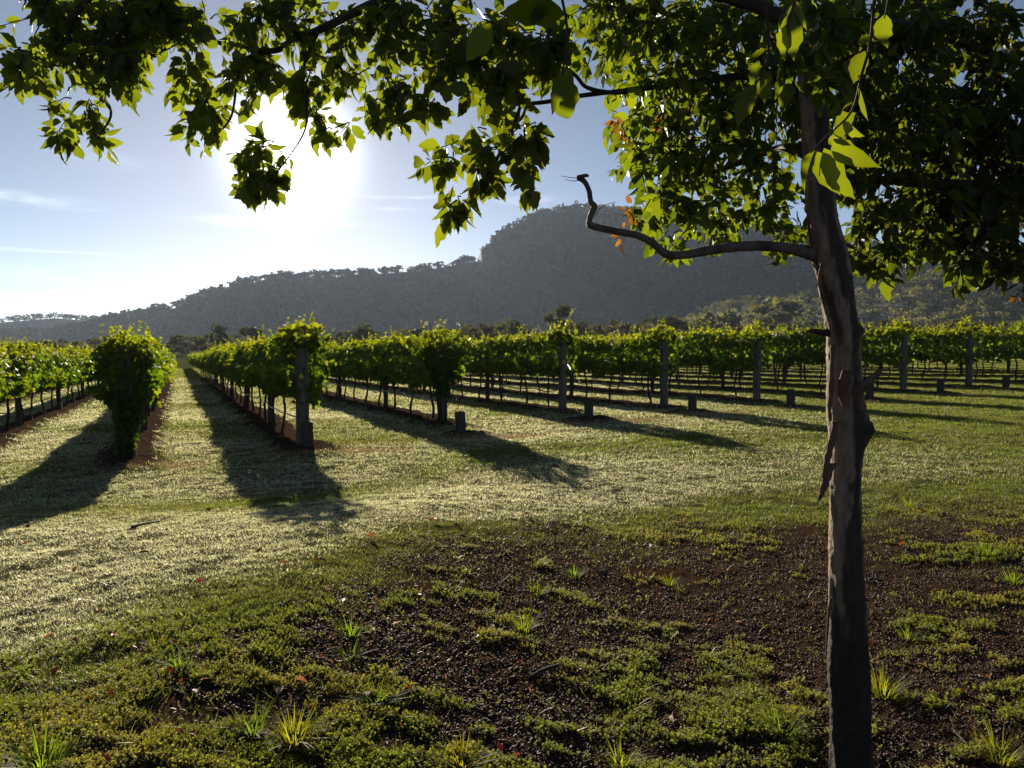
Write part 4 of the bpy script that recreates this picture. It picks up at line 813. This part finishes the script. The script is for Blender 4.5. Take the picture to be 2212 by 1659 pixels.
# low creeping weeds: leafy sprigs on the soil
def sprig_template(seed, k=11):
    g = np.random.default_rng(seed); t = np.linspace(.1, 1, k); a = np.arange(k) * 2.4; lv = np.array([[0, 0, 0], [.5, .5, .06], [0, 1, 0], [-.5, .5, .06]])
    d = np.stack([np.cos(a), np.sin(a), .35 + .6 * t], 1); pos = np.stack([.06 * np.sin(t * 4), .06 * np.cos(t * 3), t], 1)
    return scatter(lv, np.array([[0, 1, 2, 3]]), pos, basis(unit(d), np.array([[0, 0, 1.]]) + 0 * d), .55 * g.uniform(.7, 1.2, k) * (1 - .4 * t))
def weeds():
    parts = []; cols = []
    x, y = in_frame(500000, 1.6, 9.5, g, 1.12); s = soil_zone(x, y); m = mats(x, y)
    keep = (g.uniform(0, 1, len(x)) < np.clip(s * 1.3, 0, 1) * m) ; x, y = x[keep], y[keep]
    # the sprinkling of seedlings on bare soil
    x2, y2 = in_frame(16000, 2.0, 7.5, g); k2 = (soil_zone(x2, y2) > .5) & (mats(x2, y2) < .4) & (fbm(x2 * 2.5, y2 * 2.5, 2) > .42); x = np.concatenate([x, x2[k2]]); y = np.concatenate([y, y2[k2]])
    n = len(x); kind = g.integers(0, 4, n); zz = T(x, y) - .004; h = g.uniform(.006, .019, n) * (.6 + .9 * fbm(x * 6, y * 6, 2)) * (1 + .3 * mats(x, y))
    tone = fbm(x * 1.3 + 30, y * 1.3, 3)
    for v in range(4):
        ix = kind == v; tv, tf = sprig_template(v); yaw = g.uniform(0, 6.28, ix.sum()); c, s_ = np.cos(yaw), np.sin(yaw)
        B = np.stack([np.stack([c, s_, 0 * c], 1), np.stack([-s_, c, 0 * c], 1), np.stack([g.normal(0, .35, len(c)), g.normal(0, .35, len(c)), 1 + 0 * c], 1)], 1)
        V, F = scatter(tv, tf, np.stack([x[ix], y[ix], zz[ix]], 1), B, h[ix]); parts.append((V, F))
        f = sstep(.4, .6, tone[ix])[:, None]; c_ = (np.array([.092, .108, .030]) * (1 - f) + np.array([.125, .12, .048]) * f) * g.uniform(.65, 1.3, (len(f), 1)); cols.append(np.repeat(c_, len(tv), 0))
    V, F = join(parts); o = obj('weeds', np_mesh('weeds', V, F, MAT['weed'], np.concatenate(cols))); tag(o, 'low green creeping weeds matting the dark foreground soil', 'weeds', kind='stuff')
weeds()
def litter():
    x, y = in_frame(62000, 1.6, 9, g); k = (soil_zone(x, y) > .2) & (g.uniform(0, 1, len(x)) < .25 + .75 * fbm(x * 2 + 7, y * 2, 3)); x, y = x[k], y[k]; n = len(x)
    tv = np.array([[-.5, 0, 0], [.5, 0, 0], [.6, .35, .05], [-.4, .35, .05], [.4, .7, .03], [-.5, .7, .03], [0, 1, .1]]); tf = np.array([[0, 1, 2, 3], [3, 2, 4, 5]])
    d = unit(np.stack([g.normal(size=n), g.normal(size=n), g.normal(.05, .25, n)], 1)); L = g.uniform(.008, .035, n)
    V, F = scatter(tv, tf, np.stack([x, y, T(x, y) + .004], 1), basis(d, unit(np.array([[0, 0, 1.]]) + g.normal(0, .5, (n, 3)))), np.stack([L * g.uniform(.05, .25, n), L, L], 1))
    c = np.array([(.10, .055, .03), (.16, .105, .06), (.06, .035, .02), (.20, .15, .10)])[g.integers(0, 4, n)] * g.uniform(.7, 1.2, (n, 1))
    o = obj('leaf_litter', np_mesh('leaf_litter', V, F, MAT['dry_leaf'], np.repeat(c, 7, 0))); tag(o, 'brown scraps of dead grass and bark over the foreground soil', 'leaf litter', kind='stuff')
litter()
def mulch():
    x, y = in_frame(260000, 1.6, 9, g); k = (soil_zone(x, y) > .35) & (fbm(x * 1.5 + 70, y * 1.5, 3) > .34) & (mats(x, y) < .8); x, y = x[k], y[k]; n = len(x)
    ov = np.array([[1, 0, 0], [-1, 0, 0], [0, 1, 0], [0, -1, 0], [0, 0, .8], [0, 0, -.8]]) + np.random.default_rng(2).normal(0, .12, (6, 3)); of = np.array([[0, 2, 4], [2, 1, 4], [1, 3, 4], [3, 0, 4], [2, 0, 5], [1, 2, 5], [3, 1, 5], [0, 3, 5]])
    sz = g.gamma(3, .0011, n) + .0015; sz = np.minimum(sz, .010)
    V, F = scatter(ov, of, np.stack([x, y, T(x, y) + sz * .35], 1), basis(unit(g.normal(size=(n, 3))), unit(g.normal(size=(n, 3)))), np.stack([sz, sz * g.uniform(.7, 1.6, n), sz * g.uniform(.6, 1, n)], 1))
    o = obj('mulch', np_mesh('mulch', V, F, MAT['stone'], smooth=True)); tag(o, 'dark brown gravelly mulch strewn over the bare soil', 'mulch', kind='stuff')
mulch()
def tuft(dx, dy, r, n, label, seed, tall=1.0, col=(.10, .13, .022)):
    n = int(n * 1.6); r *= 1.05
    g = np.random.default_rng(seed); p = ground_at(dx, dy); a = g.uniform(0, 6.28, n); q = np.sqrt(g.uniform(0, 1, n)) * r * .35; V = []; parts = []
    for i in range(n):
        L = r * g.uniform(.5, 1.15) * tall; out = np.array([math.cos(a[i]), math.sin(a[i]), 0]); b = out * q[i] + [0, 0, -.01]; e = g.uniform(.35, 1.05); side = np.array([-out[1], out[0], 0]) * .0019 * g.uniform(.7, 1.4)
        ts = np.linspace(0, 1, 5); C_ = np.array([b + out * L * e * (t ** 1.6) + np.array([0, 0, L * (1 - .35 * e) * (t - .35 * e * t * t)]) for t in ts])
        wv = np.array([1, 1, .85, .55, .06])[:, None]; V = np.vstack([C_ - side * wv, C_ + side * wv]); k = np.arange(4); parts.append((V, np.stack([k, k + 5, k + 6, k + 1], 1)))
    V, F = join(parts); o = obj('grass_tuft', np_mesh('grass_tuft', V, F, MAT['weed'], np.repeat(np.array(col) * np.array([g.uniform(.7, 1.2), g.uniform(.75, 1.05), 1]) * g.uniform(.55, 1.2, (n, 1)), 10, 0)), None, p); tag(o, label, 'grass tuft', 'bright grass tufts on the foreground soil')
TUFTS = [(1690, 1580, .16, 60, 'spiky bright grass tuft just left of the trunk foot'), (635, 1600, .15, 70, 'bright grass tuft at the bottom left of centre'), (545, 1580, .13, 45, 'spreading grass tuft beside the bottom left of centre tuft'), (90, 1655, .15, 70, 'bright grass tuft in the bottom left corner'), (1445, 1262, .11, 40, 'small vivid tuft on bare soil right of centre'),
         (1160, 1283, .11, 30, 'small pale tuft on bare soil in the centre'), (815, 1520, .12, 45, 'grass tuft with long blades near the dark stick'), (755, 1420, .10, 25, 'thin vivid tuft above the dark stick'), (760, 1370, .12, 25, 'thin upright tuft farther up from the dark stick'), (385, 1440, .10, 35, 'leafy tuft in the left foreground weeds'),
         (1905, 1500, .17, 90, 'dense grass tuft right against the trunk'), (2160, 1640, .16, 70, 'grass tuft in the bottom right corner'), (2135, 1200, .14, 50, 'grass tuft at the right edge of the soil'), (1965, 1095, .14, 50, 'grass tuft right of the trunk by the lawn edge'), (1240, 1245, .12, 40, 'low tuft in the middle of the bare soil'),
         (1130, 1360, .13, 60, 'wide low tuft on bare soil under the centre'), (1960, 1380, .10, 45, 'small vivid tuft right of the trunk'), (1000, 1655, .13, 60, 'tuft at the bottom edge in the centre'), (1340, 1650, .12, 50, 'tuft at the bottom edge right of centre'), (2190, 1260, .13, 50, 'tuft against the right edge'), (340, 1395, .09, 25, 'tiny tuft left of the leafy one'), (1820, 1120, .1, 30, 'tuft right at the lawn edge by the trunk')]
for i, t in enumerate(TUFTS): tuft(*t[:4], t[4], 500 + i)
# fallen leaves
FL = [(450, 1108), (930, 1127), (1510, 1072), (1505, 1040), (1620, 1070), (575, 1030), (2050, 1003), (2090, 1000), (232, 1080), (355, 1058), (845, 1045), (870, 1010), (1140, 1010), (1385, 1005), (1420, 1082), (620, 1130), (60, 1145), (130, 1150), (195, 1142), (560, 1190), (1275, 1060), (1305, 1105), (1560, 985), (1130, 1115),
      (800, 1165), (1180, 1088), (1460, 1130), (90, 1328), (430, 1265), (290, 1400), (305, 1412), (700, 1215), (1030, 1375), (1220, 1360), (1180, 1352), (500, 1345), (180, 1520), (345, 1630), (240, 1650), (1420, 1500), (1400, 1515), (410, 1590), (2000, 1520), (2090, 1500), (1710, 1445), (540, 1350), (20, 1300), (45, 1180), (980, 1135), (1700, 1030), (1760, 1095), (2120, 1110), (1950, 1010), (720, 1075), (300, 1200), (160, 1240)]
g = np.random.default_rng(88)
FLM = []
for i in range(5):
    tv, tf = LEAFS[i % 3]; tv = tv.copy(); tv[:, 2] += .25 * np.abs(tv[:, 0]) + .2 * tv[:, 1] * tv[:, 1]; c = [(.17, .04, .018), (.13, .036, .018), (.12, .055, .03), (.17, .065, .022), (.09, .05, .033)][i]
    FLM.append(np_mesh('fallen_leaf', tv, tf, MAT['dry_leaf'], np.full((len(tv), 3), c), smooth=True))
FL += [(float(g.uniform(5, 1150)), float(g.uniform(1190, 1640))) for _ in range(34)] + [(float(g.uniform(1100, 2200)), float(g.uniform(1010, 1640))) for _ in range(20)]
for i, (dx, dy) in enumerate(FL):
    p = ground_at(dx, dy); o = obj('fallen_leaf', FLM[g.integers(5)], None, p + [0, 0, .016 if dy < 1230 else .012]); s = g.uniform(.045, .075) * (1 if dy < 1230 else .62); o.scale = (s * 1.15, s, s)
    o.rotation_euler = (g.normal(.1, .25), g.normal(0, .25), g.uniform(0, 6.28))
    tag(o, 'small red brown leaf fallen on the ' + ('lawn beyond the bare soil' if dy < 1230 else 'weedy foreground soil'), 'leaf', 'fallen leaves')
PALE = [(1025, 1290), (1320, 1340), (860, 1350), (740, 1305), (640, 1475), (600, 1510), (430, 1478), (1535, 1340), (1590, 1350), (1640, 1300), (1850, 1590), (2110, 1290), (1445, 1555), (1015, 1265), (300, 1495), (250, 1380), (1230, 1545), (1700, 1500), (1980, 1440), (95, 1385)]
for i, (dx, dy) in enumerate(PALE):
    tv, tf = LEAFS[i % 8]; tv = tv.copy(); tv[:, 2] += .3 * np.abs(tv[:, 0]); c = [(.34, .26, .20), (.25, .16, .11), (.42, .36, .31)][i % 3]
    p = ground_at(dx, dy); o = obj('dry_leaf', np_mesh('dry_leaf', tv, tf, MAT['dry_leaf'], np.full((len(tv), 3), c), smooth=True), None, p + [0, 0, .014]); q = g.uniform(.035, .06); o.scale = (q * .8, q, q); o.rotation_euler = (g.normal(.1, .4), g.normal(0, .4), g.uniform(0, 6.28))
    tag(o, 'pale curled dry leaf lying on the dark foreground soil', 'leaf', 'pale dry leaves')
def stick(pts, r, label, seed):
    g = np.random.default_rng(seed); P = np.array([ground_at(*q) for q in pts]); P[:, 2] += r + np.array([.0, .012, .008, 0])[:len(P)]; Q = smooth_path(P, 5); V, F = tube(Q, r * np.linspace(1, .5, len(Q)) * (1 + g.normal(0, .06, len(Q))), 7)
    o = obj('stick', np_mesh('stick', V, F, MAT['bark_dark'], smooth=True)); tag(o, label, 'stick', 'sticks lying on the ground')
stick([(800, 1535), (840, 1520), (905, 1500)], .010, 'dark stick lying on the soil left of centre', 1)
stick([(1145, 1470), (1170, 1460), (1205, 1445)], .012, 'short thick stick on the soil in the centre', 2)
stick([(1262, 1500), (1285, 1480), (1320, 1462)], .006, 'thin twig on the soil right of the thick stick', 3)
stick([(285, 1142), (310, 1138), (345, 1131)], .012, 'stick lying on the pale lawn at the left', 4)
stick([(2060, 1580), (2090, 1620), (2100, 1650)], .005, 'thin twig in the bottom right soil', 5)

# ------------------------------------------------------------------ morning haze
def haze(density):
    x0, x1, y0, y1, z0, z1 = -2600, 2600, -150, 2900, -16, 330
    V = np.array([[x, y, z] for x in (x0, x1) for y in (y0, y1) for z in (z0, z1)], float); F = np.array([[0, 1, 3, 2], [4, 6, 7, 5], [0, 4, 5, 1], [2, 3, 7, 6], [0, 2, 6, 4], [1, 5, 7, 3]])
    m, nt, out = mat('haze'); v = nt.nodes.new('ShaderNodeVolumePrincipled'); v.inputs['Color'].default_value = (.58, .73, 1, 1); v.inputs['Density'].default_value = density; v.inputs['Anisotropy'].default_value = .28
    nt.links.new(v.outputs[0], out.inputs['Volume']); o = obj('haze', np_mesh('haze', V, F, m)); o['kind'] = 'stuff'; o['label'] = 'thin morning haze in the valley'
haze(0.000072)
